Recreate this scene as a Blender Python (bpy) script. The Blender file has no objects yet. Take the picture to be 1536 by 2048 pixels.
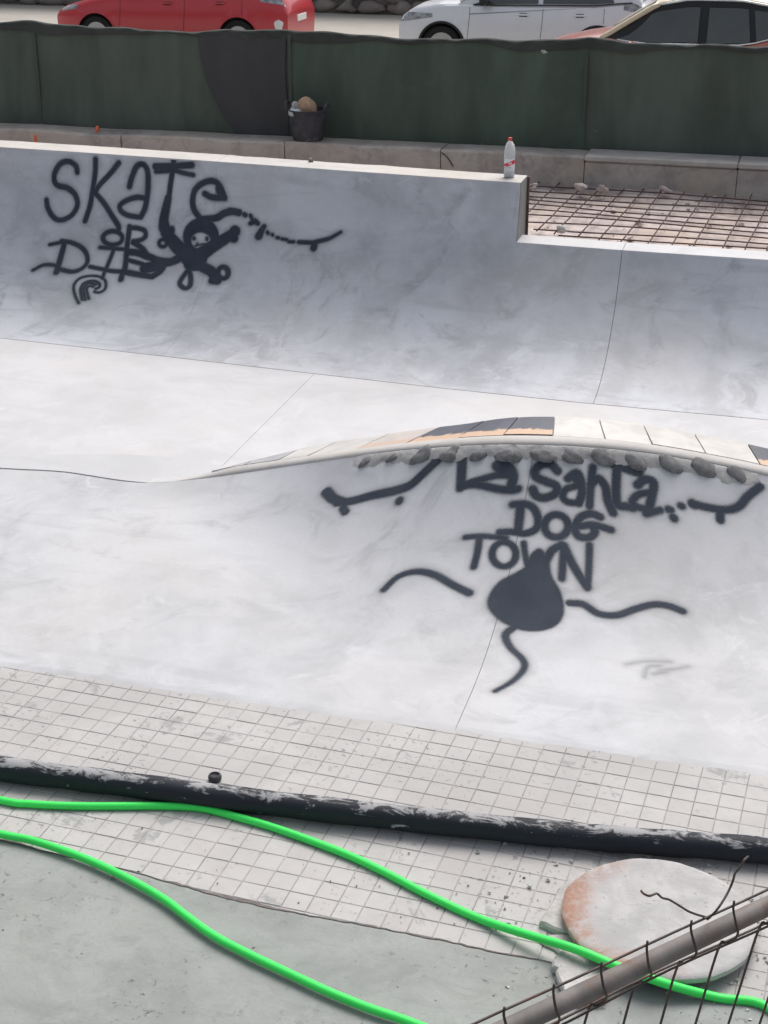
import bpy, math, random
import numpy as np
from mathutils import Vector, Matrix

random.seed(7)
rng = np.random.default_rng(7)
R = math.radians
sc = bpy.context.scene
col = sc.collection

# ------------------------------------------------------------------ camera
F_PX, PITCH, YAW, CAM_H = 3080.0, R(23.5), R(15.3), 3.74
FW = np.array([-math.sin(YAW) * math.cos(PITCH), math.cos(YAW) * math.cos(PITCH), -math.sin(PITCH)])
RT = np.array([math.cos(YAW), math.sin(YAW), 0.0])
UP = np.cross(RT, FW)
EYE = np.array([0.0, 0.0, CAM_H])
cam_data = bpy.data.cameras.new('camera')
cam = bpy.data.objects.new('camera', cam_data)
col.objects.link(cam)
cam_data.sensor_fit = 'VERTICAL'
cam_data.sensor_height = 24.0
cam_data.lens = F_PX / 2048.0 * 24.0
cam_data.clip_start = 0.05
cam_data.clip_end = 3000
m = Matrix.Identity(4)
for i in range(3):
    m[i][0] = RT[i]; m[i][1] = UP[i]; m[i][2] = -FW[i]; m[i][3] = EYE[i]
cam.matrix_world = m
sc.camera = cam

# ------------------------------------------------------------------ sky, sun, exposure
SUN_EL, SUN_AZ = R(55), R(8)          # azimuth measured from +Y towards +X
world = bpy.data.worlds.new('World')
sc.world = world
world.use_nodes = True
wn = world.node_tree
wn.nodes.clear()
sky = wn.nodes.new('ShaderNodeTexSky')
sky.sky_type = 'NISHITA'
sky.sun_disc = False
sky.sun_elevation = SUN_EL
sky.sun_rotation = SUN_AZ
sky.air_density = 1.0
sky.dust_density = 5.0
hs = wn.nodes.new('ShaderNodeHueSaturation')
hs.inputs['Saturation'].default_value = 0.42     # thin even overcast: a paler sky all round
bg = wn.nodes.new('ShaderNodeBackground')
bg.inputs['Strength'].default_value = 0.11
wo = wn.nodes.new('ShaderNodeOutputWorld')
wn.links.new(sky.outputs['Color'], hs.inputs['Color'])
wn.links.new(hs.outputs['Color'], bg.inputs['Color'])
wn.links.new(bg.outputs[0], wo.inputs['Surface'])
sun_data = bpy.data.lights.new('sun', 'SUN')
sun_data.energy = 1.5
sun_data.angle = R(40)
sun_data.color = (1.0, 0.95, 0.9)
sun = bpy.data.objects.new('sun', sun_data)
col.objects.link(sun)
sd = Vector((math.sin(SUN_AZ) * math.cos(SUN_EL), math.cos(SUN_AZ) * math.cos(SUN_EL), math.sin(SUN_EL)))
sun.rotation_euler = sd.to_track_quat('Z', 'Y').to_euler()
sun.location = sd * 30
sc.view_settings.view_transform = 'Standard'
sc.view_settings.look = 'None'
sc.view_settings.gamma = 1.0
sc.view_settings.use_curve_mapping = False
sc.view_settings.exposure = 0.47

# ------------------------------------------------------------------ measuring helpers (photo measurements -> metres)
def ray(u, v):
    return FW + RT * (u - 768) / F_PX + UP * (1024 - v) / F_PX

def atz(u, v, z):
    d = ray(u, v)
    return EYE + d * ((z - CAM_H) / d[2])

def aty(u, v, y):
    d = ray(u, v)
    return EYE + d * (y / d[1])

def depth_of(p):
    return float((np.asarray(p) - EYE) @ FW)

def proj(p):
    d = np.asarray(p, float) - EYE
    z = d @ FW
    return 768 + F_PX * (d @ RT) / z, 1024 - F_PX * (d @ UP) / z

# ------------------------------------------------------------------ material helpers
class NT:
    def __init__(self, name):
        self.m = bpy.data.materials.new(name)
        self.m.use_nodes = True
        self.t = self.m.node_tree
        self.t.nodes.clear()
        self.out = self.n('ShaderNodeOutputMaterial')
        self.b = self.n('ShaderNodeBsdfPrincipled')
        self.l(self.b.outputs[0], self.out.inputs['Surface'])
        self._pos = None

    def n(self, k, **kw):
        nd = self.t.nodes.new(k)
        for a, b in kw.items():
            setattr(nd, a, b)
        return nd

    def l(self, a, b):
        self.t.links.new(a, b)

    def pos(self, scale=(1, 1, 1), obj=False, rot=(0, 0, 0)):
        if obj:
            src = self.n('ShaderNodeTexCoord').outputs['Object']
        else:
            src = self.n('ShaderNodeNewGeometry').outputs['Position']
        mp = self.n('ShaderNodeMapping')
        mp.inputs['Scale'].default_value = scale
        mp.inputs['Rotation'].default_value = rot
        self.l(src, mp.inputs['Vector'])
        return mp.outputs[0]

    def noise(self, scale, detail=5, rough=0.55, dist=0.0, vec=None):
        nd = self.n('ShaderNodeTexNoise')
        nd.inputs['Scale'].default_value = scale
        nd.inputs['Detail'].default_value = detail
        nd.inputs['Roughness'].default_value = rough
        nd.inputs['Distortion'].default_value = dist
        self.l(vec if vec is not None else self.pos(), nd.inputs['Vector'])
        return nd.outputs['Fac']

    def ramp(self, fac, a, b, va=0.0, vb=1.0):
        nd = self.n('ShaderNodeMapRange')
        nd.interpolation_type = 'SMOOTHSTEP'
        for k, v in zip(('From Min', 'From Max', 'To Min', 'To Max'), (a, b, va, vb)):
            nd.inputs[k].default_value = v
        self.l(fac, nd.inputs['Value'])
        return nd.outputs[0]

    def mix(self, fac, c1, c2, mode='MIX'):
        nd = self.n('ShaderNodeMix')
        nd.data_type = 'RGBA'
        nd.blend_type = mode
        for s, v in ((nd.inputs[0], fac), (nd.inputs[6], c1), (nd.inputs[7], c2)):
            if isinstance(v, (int, float)):
                s.default_value = v
            elif isinstance(v, (tuple, list)):
                s.default_value = (*v[:3], 1)
            else:
                self.l(v, s)
        return nd.outputs[2]

    def math(self, op, a, b=0.0):
        nd = self.n('ShaderNodeMath', operation=op)
        for s, v in ((nd.inputs[0], a), (nd.inputs[1], b)):
            if isinstance(v, (int, float)):
                s.default_value = v
            else:
                self.l(v, s)
        return nd.outputs[0]

    def color(self, c):
        s = self.b.inputs['Base Color']
        if isinstance(c, (tuple, list)):
            s.default_value = (*c[:3], 1)
        else:
            self.l(c, s)

    def rough(self, r):
        s = self.b.inputs['Roughness']
        if isinstance(r, (int, float)):
            s.default_value = r
        else:
            self.l(r, s)

    def spec(self, v):
        self.b.inputs['Specular IOR Level'].default_value = v

    def bump(self, h, strength=0.3, dist=0.01):
        nd = self.n('ShaderNodeBump')
        nd.inputs['Strength'].default_value = strength
        nd.inputs['Distance'].default_value = dist
        self.l(h, nd.inputs['Height'])
        self.l(nd.outputs[0], self.b.inputs['Normal'])


def g(c, k):
    return tuple(x * k for x in c)


def concrete(name, base, blot=0.16, streak=0.08, scale=1.0, rough=0.62, specks=0.0, warm=0.0, bumpk=0.15, streak_rot=0.0, cloud=0.0, stain=None):
    t = NT(name)
    n1 = t.noise(0.9 * scale, 7, 0.6, 0.7)
    n2 = t.noise(3.6 * scale, 6, 0.62, 0.4)
    n3 = t.noise(1.0, 5, 0.6, 0.5, t.pos((0.9 * scale, 5.5 * scale, 5.5 * scale), rot=(0, 0, streak_rot)))
    n4 = t.noise(70, 3, 0.6)
    c = t.mix(t.ramp(n1, 0.34, 0.66), g(base, 1 - blot), g(base, 1 + blot * 0.5))
    c = t.mix(t.ramp(n2, 0.38, 0.68, 0, 0.55), c, g(base, 1 + blot * 0.55))
    c = t.mix(t.ramp(n3, 0.52, 0.72, 0, 0.6), c, g(base, 1 - streak * 2.0))
    if cloud:
        n5 = t.noise(1.9 * scale, 8, 0.68, 1.6)
        c = t.mix(t.ramp(n5, 0.50, 0.70, 0, cloud), c, g(base, 1 - blot * 1.5))
        n6 = t.noise(2.7 * scale, 8, 0.7, 1.2, t.pos((1, 1, 1.6)))
        c = t.mix(t.ramp(n6, 0.52, 0.68, 0, cloud), c, (base[0] * 1.13, base[1] * 1.13, base[2] * 1.13))
    if stain:
        sx = t.n('ShaderNodeSeparateXYZ'); t.l(t.pos(), sx.inputs[0])
        nz = t.noise(3.0, 6, 0.65, 0.5)
        for cx, hw, k in stain:
            d = t.math('ABSOLUTE', t.math('ADD', sx.outputs['X'], t.math('ADD', t.math('MULTIPLY', nz, 0.22), -cx - 0.11)))
            mk = t.math('MULTIPLY', t.ramp(d, hw, hw * 0.25), t.ramp(nz, 0.36, 0.58))
            c = t.mix(t.math('MULTIPLY', mk, k), c, g(base, 0.74))
    if warm:
        wc = (base[0] * 1.06, base[1] * 0.99, base[2] * 0.88)
        c = t.mix(t.ramp(t.noise(0.55 * scale, 4, 0.6, 0.5, t.pos((1, 1, 1.4))), 0.45, 0.7, 0, warm), c, wc)
    c = t.mix(t.ramp(n4, 0.3, 0.8, 0.0, 0.25), c, g(base, 0.8))
    if specks:
        ns = t.noise(26, 4, 0.7, 0.6)
        nm = t.noise(2.2, 3, 0.6)
        s = t.math('MULTIPLY', t.ramp(ns, 0.59, 0.66), t.ramp(nm, 0.42, 0.65))
        c = t.mix(t.math('MULTIPLY', s, specks), c, g(base, 0.45))
    t.color(c)
    t.rough(rough)
    t.spec(0.35)
    h = t.math('ADD', t.math('MULTIPLY', n4, 0.35), n2)
    t.bump(h, bumpk, 0.01)
    return t.m


def plain(name, base, rough=0.6, var=0.2, scale=8, metal=0.0, spec=0.5, bumpk=0.1, dirt=None, obj=False):
    t = NT(name)
    v = t.pos(obj=obj)
    n = t.noise(scale, 5, 0.6, 0.3, v)
    c = t.mix(t.ramp(n, 0.3, 0.7), g(base, 1 - var), g(base, 1 + var * 0.6))
    if dirt:
        n2 = t.noise(scale * 0.45, 6, 0.65, 0.6, v)
        c = t.mix(t.ramp(n2, dirt[1], dirt[1] + 0.12, 0, dirt[2]), c, dirt[0])
    t.color(c)
    t.rough(rough)
    t.b.inputs['Metallic'].default_value = metal
    t.spec(spec)
    if bumpk:
        t.bump(n, bumpk, 0.01)
    return t.m

# ------------------------------------------------------------------ mesh helpers
def tag(o, label=None, cat=None, group=None, kind=None):
    if label: o['label'] = label
    if cat: o['category'] = cat
    if group: o['group'] = group
    if kind: o['kind'] = kind
    return o


def wloc(o):
    v = Vector((0, 0, 0))
    while o:
        v += o.location
        o = o.parent
    return v


def mobj(name, verts, faces, mat, parent=None, smooth=False, auto=None):
    me = bpy.data.meshes.new(name)
    o = bpy.data.objects.new(name, me)
    v = np.asarray(verts, dtype=float)
    if parent is not None:
        v = v - np.array(wloc(parent))
    me.from_pydata(v.tolist(), [], [list(map(int, f)) for f in faces])
    if mat is not None:
        me.materials.append(mat)
    if smooth:
        me.polygons.foreach_set('use_smooth', [True] * len(me.polygons))
        if auto:
            me.set_sharp_from_angle(angle=R(auto))
    me.update()
    col.objects.link(o)
    if parent is not None:
        o.parent = parent
    return o


def shared(name, me, loc, parent=None, rot=(0, 0, 0), scale=(1, 1, 1)):
    o = bpy.data.objects.new(name, me)
    col.objects.link(o)
    if parent is not None:
        o.parent = parent
        loc = Vector(loc) - wloc(parent)
    o.location = loc
    o.rotation_euler = rot
    o.scale = scale
    return o


def rawmesh(name, verts, faces, mat, smooth=False, auto=None):
    me = bpy.data.meshes.new(name)
    me.from_pydata([tuple(map(float, v)) for v in verts], [], [list(map(int, f)) for f in faces])
    me.materials.append(mat)
    if smooth:
        me.polygons.foreach_set('use_smooth', [True] * len(me.polygons))
        if auto:
            me.set_sharp_from_angle(angle=R(auto))
    me.update()
    return me


def empty(name, loc, label, cat, group=None):
    o = bpy.data.objects.new(name, None)
    o.empty_display_size = 0.1
    col.objects.link(o)
    o.location = loc
    return tag(o, label, cat, group)


class MB:
    def __init__(self):
        self.v = []; self.f = []

    def add(self, v, f):
        k = len(self.v)
        self.v += [tuple(map(float, x)) for x in v]
        self.f += [[i + k for i in q] for q in f]
        return self

    def box(self, c, s, rz=0.0, bev=0.0):
        cx, cy, cz = c
        hx, hy, hz = s[0] / 2, s[1] / 2, s[2] / 2
        pts = []
        if bev <= 0:
            for z in (-hz, hz):
                for x, y in ((-hx, -hy), (hx, -hy), (hx, hy), (-hx, hy)):
                    pts.append((x, y, z))
            f = [[3, 2, 1, 0], [4, 5, 6, 7]] + [[i, (i + 1) % 4, 4 + (i + 1) % 4, 4 + i] for i in range(4)]
        else:
            b = bev
            for z, k in ((-hz, b), (-hz + b, 0), (hz - b, 0), (hz, b)):
                for x, y in ((-hx + k, -hy + k), (hx - k, -hy + k), (hx - k, hy - k), (-hx + k, hy - k)):
                    pts.append((x, y, z))
            f = [[3, 2, 1, 0], [12, 13, 14, 15]]
            for L in range(3):
                f += [[L * 4 + i, L * 4 + (i + 1) % 4, L * 4 + 4 + (i + 1) % 4, L * 4 + 4 + i] for i in range(4)]
        ca, sa = math.cos(rz), math.sin(rz)
        self.add([(cx + x * ca - y * sa, cy + x * sa + y * ca, cz + z) for x, y, z in pts], f)
        return self

    def tube(self, pts, r, n=10, cap=True):
        pts = np.asarray(pts, float)
        rr = np.broadcast_to(np.asarray(r, float), (len(pts),))
        tg = np.gradient(pts, axis=0)
        tg /= np.linalg.norm(tg, axis=1)[:, None]
        ref = np.array([0, 0, 1.0]) if abs(tg[0][2]) < 0.9 else np.array([1.0, 0, 0])
        a = np.cross(tg[0], ref); a /= np.linalg.norm(a)
        V = []
        for i, p in enumerate(pts):
            a = a - tg[i] * (a @ tg[i]); a /= np.linalg.norm(a)
            b = np.cross(tg[i], a)
            for k in range(n):
                t = 2 * math.pi * k / n
                V.append(p + (a * math.cos(t) + b * math.sin(t)) * rr[i])
        Fc = []
        for i in range(len(pts) - 1):
            for k in range(n):
                Fc.append([i * n + k, (i + 1) * n + k, (i + 1) * n + (k + 1) % n, i * n + (k + 1) % n])
        if cap:
            Fc.append(list(range(n)))
            Fc.append(list(range((len(pts) - 1) * n, len(pts) * n))[::-1])
        return self.add(V, Fc)

    def lathe(self, prof, c, n=24, cap=True):
        V = []
        for r, z in prof:
            for k in range(n):
                t = 2 * math.pi * k / n
                V.append((c[0] + r * math.cos(t), c[1] + r * math.sin(t), c[2] + z))
        Fc = []
        for i in range(len(prof) - 1):
            for k in range(n):
                Fc.append([i * n + k, i * n + (k + 1) % n, (i + 1) * n + (k + 1) % n, (i + 1) * n + k])
        if cap:
            Fc.append(list(range(n))[::-1])
            Fc.append(list(range((len(prof) - 1) * n, len(prof) * n)))
        return self.add(V, Fc)

    def prism(self, poly, z0, z1, bev=0.0):
        n = len(poly)
        P = np.asarray(poly, float)
        if np.sum(P[:, 0] * np.roll(P[:, 1], -1) - np.roll(P[:, 0], -1) * P[:, 1]) < 0:
            P = P[::-1]
        c = P.mean(0)
        rings = [(P, z0), (P, z1 - bev)]
        if bev:
            d = P - c
            L = np.linalg.norm(d, axis=1)[:, None]
            rings.append((P - d / L * bev, z1))
        V = []
        for q, z in rings:
            V += [(x, y, z) for x, y in q]
        Fc = [list(range(n))[::-1]]
        for L in range(len(rings) - 1):
            Fc += [[L * n + i, L * n + (i + 1) % n, (L + 1) * n + (i + 1) % n, (L + 1) * n + i] for i in range(n)]
        Fc.append(list(range((len(rings) - 1) * n, len(rings) * n)))
        return self.add(V, Fc)

    def grid(self, A, flip=False):
        A = np.asarray(A, float)
        a, b = A.shape[:2]
        Fc = []
        for i in range(a - 1):
            for j in range(b - 1):
                q = [i * b + j, (i + 1) * b + j, (i + 1) * b + j + 1, i * b + j + 1]
                Fc.append(q[::-1] if flip else q)
        return self.add(A.reshape(-1, 3), Fc)

    def build(self, name, mat, parent=None, smooth=False, auto=None):
        return mobj(name, self.v, self.f, mat, parent, smooth, auto)


def spline(pts, k=8):
    P = np.asarray(pts, float)
    if len(P) < 3:
        t = np.linspace(0, 1, k + 1)[:, None]
        return P[0] * (1 - t) + P[-1] * t
    Q = np.vstack([2 * P[0] - P[1], P, 2 * P[-1] - P[-2]])
    out = []
    for i in range(1, len(Q) - 2):
        p0, p1, p2, p3 = Q[i - 1:i + 3]
        for s in np.linspace(0, 1, k, endpoint=False):
            out.append(0.5 * ((2 * p1) + (-p0 + p2) * s + (2 * p0 - 5 * p1 + 4 * p2 - p3) * s * s + (-p0 + 3 * p1 - 3 * p2 + p3) * s ** 3))
    out.append(P[-1])
    return np.array(out)


def blob(c, r, seed, n=(10, 7), rough=0.15):
    rs = np.random.default_rng(seed)
    dirs = rs.normal(size=(9, 3)); amp = rs.normal(size=9) * rough
    V = []; Fc = []
    nu, nv = n
    for j in range(nv + 1):
        th = math.pi * j / nv
        for i in range(nu):
            ph = 2 * math.pi * i / nu
            d = np.array([math.sin(th) * math.cos(ph), math.sin(th) * math.sin(ph), math.cos(th)])
            k = 1 + sum(a * math.sin(2.2 * (d @ q)) for a, q in zip(amp, dirs))
            V.append(np.array(c) + d * np.array(r) * k)
    for j in range(nv):
        for i in range(nu):
            Fc.append([j * nu + i, (j + 1) * nu + i, (j + 1) * nu + (i + 1) % nu, j * nu + (i + 1) % nu])
    return V, Fc

# ------------------------------------------------------------------ materials
M = {}
M['wall'] = concrete('wall_concrete', (0.49, 0.508, 0.55), 0.24, 0.12, 1.1, 0.55, warm=0.35, cloud=0.85, stain=[(-1.20, 0.16, 0.8), (-0.50, 0.10, 0.6), (-2.35, 0.3, 0.4)])
M['floor'] = concrete('floor_concrete', (0.56, 0.56, 0.578), 0.11, 0.05, 0.9, 0.6, warm=0.45, cloud=0.5)
M['bank'] = concrete('bank_concrete', (0.485, 0.495, 0.52), 0.2, 0.10, 0.9, 0.55, warm=0.35, cloud=0.7)
M['lens'] = concrete('lens_concrete', (0.52, 0.525, 0.54), 0.08, 0.05, 1.0, 0.6)
M['coping'] = concrete('coping_concrete', (0.54, 0.52, 0.50), 0.14, 0.05, 2, 0.7, warm=0.4)
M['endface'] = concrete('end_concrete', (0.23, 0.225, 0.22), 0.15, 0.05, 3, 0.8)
M['joint'] = plain('joint_dark', (0.06, 0.06, 0.065), 0.9, 0.2, 10)
M['kerb'] = concrete('kerb_concrete', (0.42, 0.39, 0.365), 0.28, 0.12, 2.6, 0.9, specks=0.6, warm=0.7, bumpk=0.6, cloud=0.7)
M['kerbtop'] = concrete('kerb_cap_concrete', (0.46, 0.44, 0.42), 0.2, 0.08, 3, 0.85, bumpk=0.4)
M['bed'] = concrete('bed_mortar', (0.55, 0.48, 0.46), 0.3, 0.12, 3.0, 0.9, specks=0.6, warm=0.8, bumpk=0.6)
M['apron'] = concrete('apron_concrete', (0.295, 0.312, 0.302), 0.16, 0.10, 2.2, 0.8, specks=1.0, warm=0.2, bumpk=0.4, streak_rot=0.3, cloud=0.6)
M['grout'] = plain('grout', (0.33, 0.318, 0.31), 0.95, 0.3, 6)
M['dirt'] = plain('joint_dirt', (0.15, 0.135, 0.13), 0.95, 0.3, 40)
M['earth'] = plain('earth', (0.22, 0.19, 0.16), 0.95, 0.3, 1.5)
M['road'] = concrete('road_paving', (0.42, 0.40, 0.36), 0.1, 0.05, 0.5, 0.85)
M['disc'] = None


def tile_mat():
    t = NT('pavement_tile')
    base = (0.465, 0.457, 0.45)
    n1 = t.noise(1.3, 5, 0.6, 0.4)
    n2 = t.noise(9, 5, 0.65, 0.4)
    oi = t.n('ShaderNodeObjectInfo')
    c = t.mix(t.ramp(n1, 0.35, 0.65), g(base, 0.9), g(base, 1.06))
    c = t.mix(t.ramp(n2, 0.4, 0.75, 0, 0.5), c, g(base, 0.86))
    c = t.mix(t.ramp(oi.outputs['Random'], 0, 1, 0, 0.25), c, g((0.43, 0.40, 0.39), 0.9))
    # cement smears and pits
    s = t.math('MULTIPLY', t.ramp(t.noise(2.6, 7, 0.72, 0.9), 0.575, 0.63), t.ramp(t.noise(14, 4, 0.7), 0.38, 0.55))
    c = t.mix(t.math('MULTIPLY', s, 0.75), c, (0.27, 0.28, 0.28))
    p = t.math('MULTIPLY', t.ramp(t.noise(34, 4, 0.7, 0.5), 0.585, 0.65), t.ramp(t.noise(2.0, 3), 0.40, 0.6))
    c = t.mix(t.math('MULTIPLY', p, 0.7), c, (0.17, 0.165, 0.16))
    t.color(c); t.rough(0.8); t.spec(0.3)
    t.bump(n2, 0.2, 0.006)
    return t.m


M['tile'] = tile_mat()


def pipe_mat():
    t = NT('dusty_black_plastic')
    n = t.noise(1.0, 7, 0.72, 0.9, t.pos((6, 14, 14)))
    n2 = t.noise(38, 4, 0.7)
    geo = t.n('ShaderNodeNewGeometry')
    sx = t.n('ShaderNodeSeparateXYZ')
    t.l(geo.outputs['Normal'], sx.inputs[0])
    # cement dust lies on the upper side of the pipe
    up = t.math('ADD', t.math('MULTIPLY', sx.outputs['Z'], 0.27), t.math('MULTIPLY', n, 0.80))
    d = t.ramp(t.math('ADD', up, t.math('MULTIPLY', n2, 0.18)), 0.705, 0.79)
    spl = t.ramp(t.noise(1.0, 6, 0.7, 0.6, t.pos((9, 30, 30))), 0.66, 0.70, 0, 0.75)
    c = t.mix(t.math('MAXIMUM', t.math('MULTIPLY', d, 0.8), spl), (0.018, 0.022, 0.030), (0.40, 0.40, 0.41))
    t.color(c); t.rough(0.62); t.spec(0.25)
    t.bump(n2, 0.15, 0.004)
    return t.m


M['pipe'] = pipe_mat()


def net_mat(name, base, var):
    t = NT(name)
    v = t.pos((1.4, 1, 0.35))
    n1 = t.noise(1.2, 4, 0.6, 0.3, v)
    n2 = t.noise(3.0, 6, 0.7, 0.4)
    c = t.mix(t.ramp(n1, 0.3, 0.7), g(base, 1 - var), g(base, 1 + var))
    c = t.mix(t.ramp(n2, 0.5, 0.75, 0, 0.35), c, (base[0] * 1.35, base[1] * 1.15, base[2] * 1.2))
    sp = t.math('MULTIPLY', t.ramp(t.noise(11, 3, 0.7), 0.74, 0.78), 0.5)
    c = t.mix(sp, c, (0.16, 0.17, 0.16))
    t.color(c); t.rough(0.9); t.spec(0.2)
    w = t.n('ShaderNodeTexWave')
    w.inputs['Scale'].default_value = 55
    w.inputs['Distortion'].default_value = 1.0
    t.l(t.pos((0.05, 0.05, 1)), w.inputs['Vector'])
    t.bump(t.math('ADD', w.outputs['Fac'], n2), 0.15, 0.003)
    return t.m


M['net'] = net_mat('green_shade_net', (0.095, 0.118, 0.10), 0.22)
M['net2'] = net_mat('green_shade_net_bright', (0.088, 0.121, 0.098), 0.22)
M['net_black'] = net_mat('black_shade_net', (0.068, 0.070, 0.074), 0.10)
M['net_spot'] = plain('net_dirt', (0.16, 0.17, 0.165), 0.9, 0.2, 20)
M['net_lace'] = net_mat('net_lacing', (0.078, 0.094, 0.082), 0.1)
M['hem'] = net_mat('shade_net_hem', (0.058, 0.064, 0.060), 0.2)
M['steel'] = plain('galvanised_steel', (0.20, 0.185, 0.178), 0.72, 0.25, 12, 0.1, 0.35, 0.15, ((0.17, 0.10, 0.07), 0.54, 0.8))
M['wire'] = plain('weathered_wire', (0.09, 0.075, 0.07), 0.6, 0.3, 30, 0.5, 0.4, 0.0, ((0.13, 0.06, 0.04), 0.5, 0.6))
M['rebar'] = plain('rusty_rebar', (0.115, 0.075, 0.07), 0.8, 0.35, 18, 0.2, 0.3, 0.3)
M['green_hose'] = plain('neon_green_hose', (0.045, 0.82, 0.12), 0.45, 0.05, 6, 0.0, 0.45, 0.0, ((0.03, 0.35, 0.08), 0.66, 0.5))
M['rubber'] = plain('black_rubber', (0.055, 0.055, 0.065), 0.7, 0.25, 14, 0, 0.3, 0.2, ((0.2, 0.2, 0.21), 0.58, 0.55))
M['tan'] = plain('tan_lump', (0.42, 0.29, 0.20), 0.9, 0.2, 14, 0, 0.2, 0.5)
M['rag'] = plain('pale_plastic_wad', (0.42, 0.46, 0.47), 0.6, 0.2, 20, 0, 0.4, 0.4)
M['stone'] = plain('dark_pebble', (0.20, 0.20, 0.205), 0.85, 0.3, 25, 0, 0.3, 0.4, ((0.25, 0.24, 0.23), 0.55, 0.5))
M['mortar'] = concrete('stone_mortar', (0.45, 0.44, 0.43), 0.2, 0.05, 6, 0.9, bumpk=0.6)
M['rubble'] = concrete('rubble_concrete', (0.47, 0.46, 0.45), 0.25, 0.1, 5, 0.9, specks=0.5, bumpk=0.6)
M['rubble_brown'] = plain('rubble_brick', (0.33, 0.22, 0.17), 0.9, 0.3, 14, 0, 0.2, 0.5)
M['orange'] = plain('orange_plastic', (0.62, 0.13, 0.06), 0.5, 0.1, 8)
M['masonry'] = concrete('masonry_stone', (0.27, 0.245, 0.22), 0.35, 0.1, 1.5, 0.95, bumpk=0.5)
M['masonry_joint'] = plain('masonry_joint', (0.17, 0.155, 0.14), 0.95, 0.3, 3)


def disc_mat():
    t = NT('disc_concrete')
    base = (0.43, 0.425, 0.425)
    tc = t.pos(obj=True)
    n1 = t.noise(7, 6, 0.65, 0.4, tc)
    n2 = t.noise(40, 4, 0.7, 0.2, tc)
    c = t.mix(t.ramp(n1, 0.35, 0.65), g(base, 0.85), g(base, 1.08))
    pits = t.math('MULTIPLY', t.ramp(t.noise(55, 3, 0.7, 0.3, tc), 0.62, 0.68), 0.6)
    c = t.mix(pits, c, (0.2, 0.2, 0.2))
    # rust along the left rim
    sx = t.n('ShaderNodeSeparateXYZ'); t.l(tc, sx.inputs[0])
    ln = t.n('ShaderNodeVectorMath', operation='LENGTH'); t.l(tc, ln.inputs[0])
    rim = t.ramp(t.math('ADD', ln.outputs['Value'], t.math('MULTIPLY', n1, 0.16)), 0.31, 0.42)
    left = t.ramp(sx.outputs['X'], 0.05, -0.2)
    rust = t.math('MULTIPLY', t.math('MULTIPLY', rim, left), t.ramp(n2, 0.3, 0.6, 0.55, 1.0))
    rust = t.math('MULTIPLY', rust, t.ramp(t.noise(6, 6, 0.7, 0.8, tc), 0.36, 0.56, 0.25, 1.0))
    c = t.mix(t.math('MULTIPLY', rust, 0.9), c, (0.33, 0.17, 0.11))
    t.color(c); t.rough(0.85); t.spec(0.3)
    t.bump(t.math('ADD', n1, n2), 0.35, 0.006)
    return t.m


M['disc'] = disc_mat()


def coping_tile_mat(name, base, rough, band=None):
    t = NT(name)
    n1 = t.noise(5, 5, 0.6, 0.4)
    c = t.mix(t.ramp(n1, 0.3, 0.7), g(base, 0.86), g(base, 1.1))
    if band:
        uv = t.n('ShaderNodeUVMap')
        sx = t.n('ShaderNodeSeparateXYZ'); t.l(uv.outputs[0], sx.inputs[0])
        e = t.math('ADD', sx.outputs['Y'], t.math('MULTIPLY', t.noise(16, 5, 0.7, 0.5), 0.5))
        c = t.mix(t.ramp(e, 0.60, 0.52), c, band)
    t.color(c); t.rough(rough); t.spec(0.5)
    t.bump(n1, 0.05, 0.004)
    return t.m


M['ctile_cream'] = coping_tile_mat('cream_glazed_tile', (0.60, 0.58, 0.55), 0.35)
M['ctile_slate'] = coping_tile_mat('slate_tile_peach_edge', (0.085, 0.09, 0.115), 0.4, (0.62, 0.43, 0.30))  # irregular peach band along the near edge
M['ctile_grey'] = coping_tile_mat('grey_glazed_tile', (0.40, 0.40, 0.41), 0.4)
M['ctile_peach'] = coping_tile_mat('pale_peach_tile', (0.60, 0.54, 0.50), 0.35, (0.62, 0.47, 0.37))


def paint_mat():
    t = NT('black_spray_paint')
    a = t.n('ShaderNodeAttribute'); a.attribute_name = 'cover'
    n = t.noise(60, 3, 0.7)
    al = t.math('MULTIPLY', a.outputs['Fac'], t.ramp(n, 0.2, 0.6, 0.86, 1.0))
    c = t.mix(t.ramp(t.noise(5, 4), 0.3, 0.7), (0.036, 0.046, 0.064), (0.048, 0.059, 0.080))
    t.color(c); t.rough(0.8); t.spec(0.15)
    t.l(al, t.b.inputs['Alpha'])
    return t.m


M['paint'] = paint_mat()

# ------------------------------------------------------------------ terrain, road
def sheet(name, x0, x1, y0, y1, z, mat, parent=None, kind='structure'):
    o = MB().add([(x0, y0, z), (x1, y0, z), (x1, y1, z), (x0, y1, z)], [[0, 1, 2, 3]]).build(name, mat, parent)
    if kind: o['kind'] = kind
    return o


sheet('ground', -900, 900, -600, 1500, -0.35, M['earth'])
ROAD_Z = 0.28
road = MB().box((-8, 25.6, ROAD_Z - 0.25), (90, 19.0, 0.5)).build('road', M['road'])
road['kind'] = 'structure'

# ------------------------------------------------------------------ quarter-pipe wall
QR = 1.37
H_HIGH, H_LOW = 1.28, 0.83
_bx = [-14, -6.27, -4.9, -3.52, -2.4, -1.34, -0.09, 3, 8]
_by = [11.3, 10.93, 10.84, 10.73, 10.65, 10.60, 10.59, 10.55, 10.5]
X_END = -2.17


def wall_base(x):
    return np.interp(x, _bx, _by)


def wall_pt(x, a, off=0.0):
    """a = angle along the transition, 0 at the floor; off = distance out of the face towards the rider"""
    return np.array([x, wall_base(x) + (QR - off) * math.sin(a), QR - (QR - off) * math.cos(a)])


def ang(h):
    return math.acos((QR - h) / QR)


qp = empty('quarter_pipe_wall', (X_END, 11.0, 0), 'long grey concrete quarter pipe with sprayed skull, higher on its left half', 'skate ramp')


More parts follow.
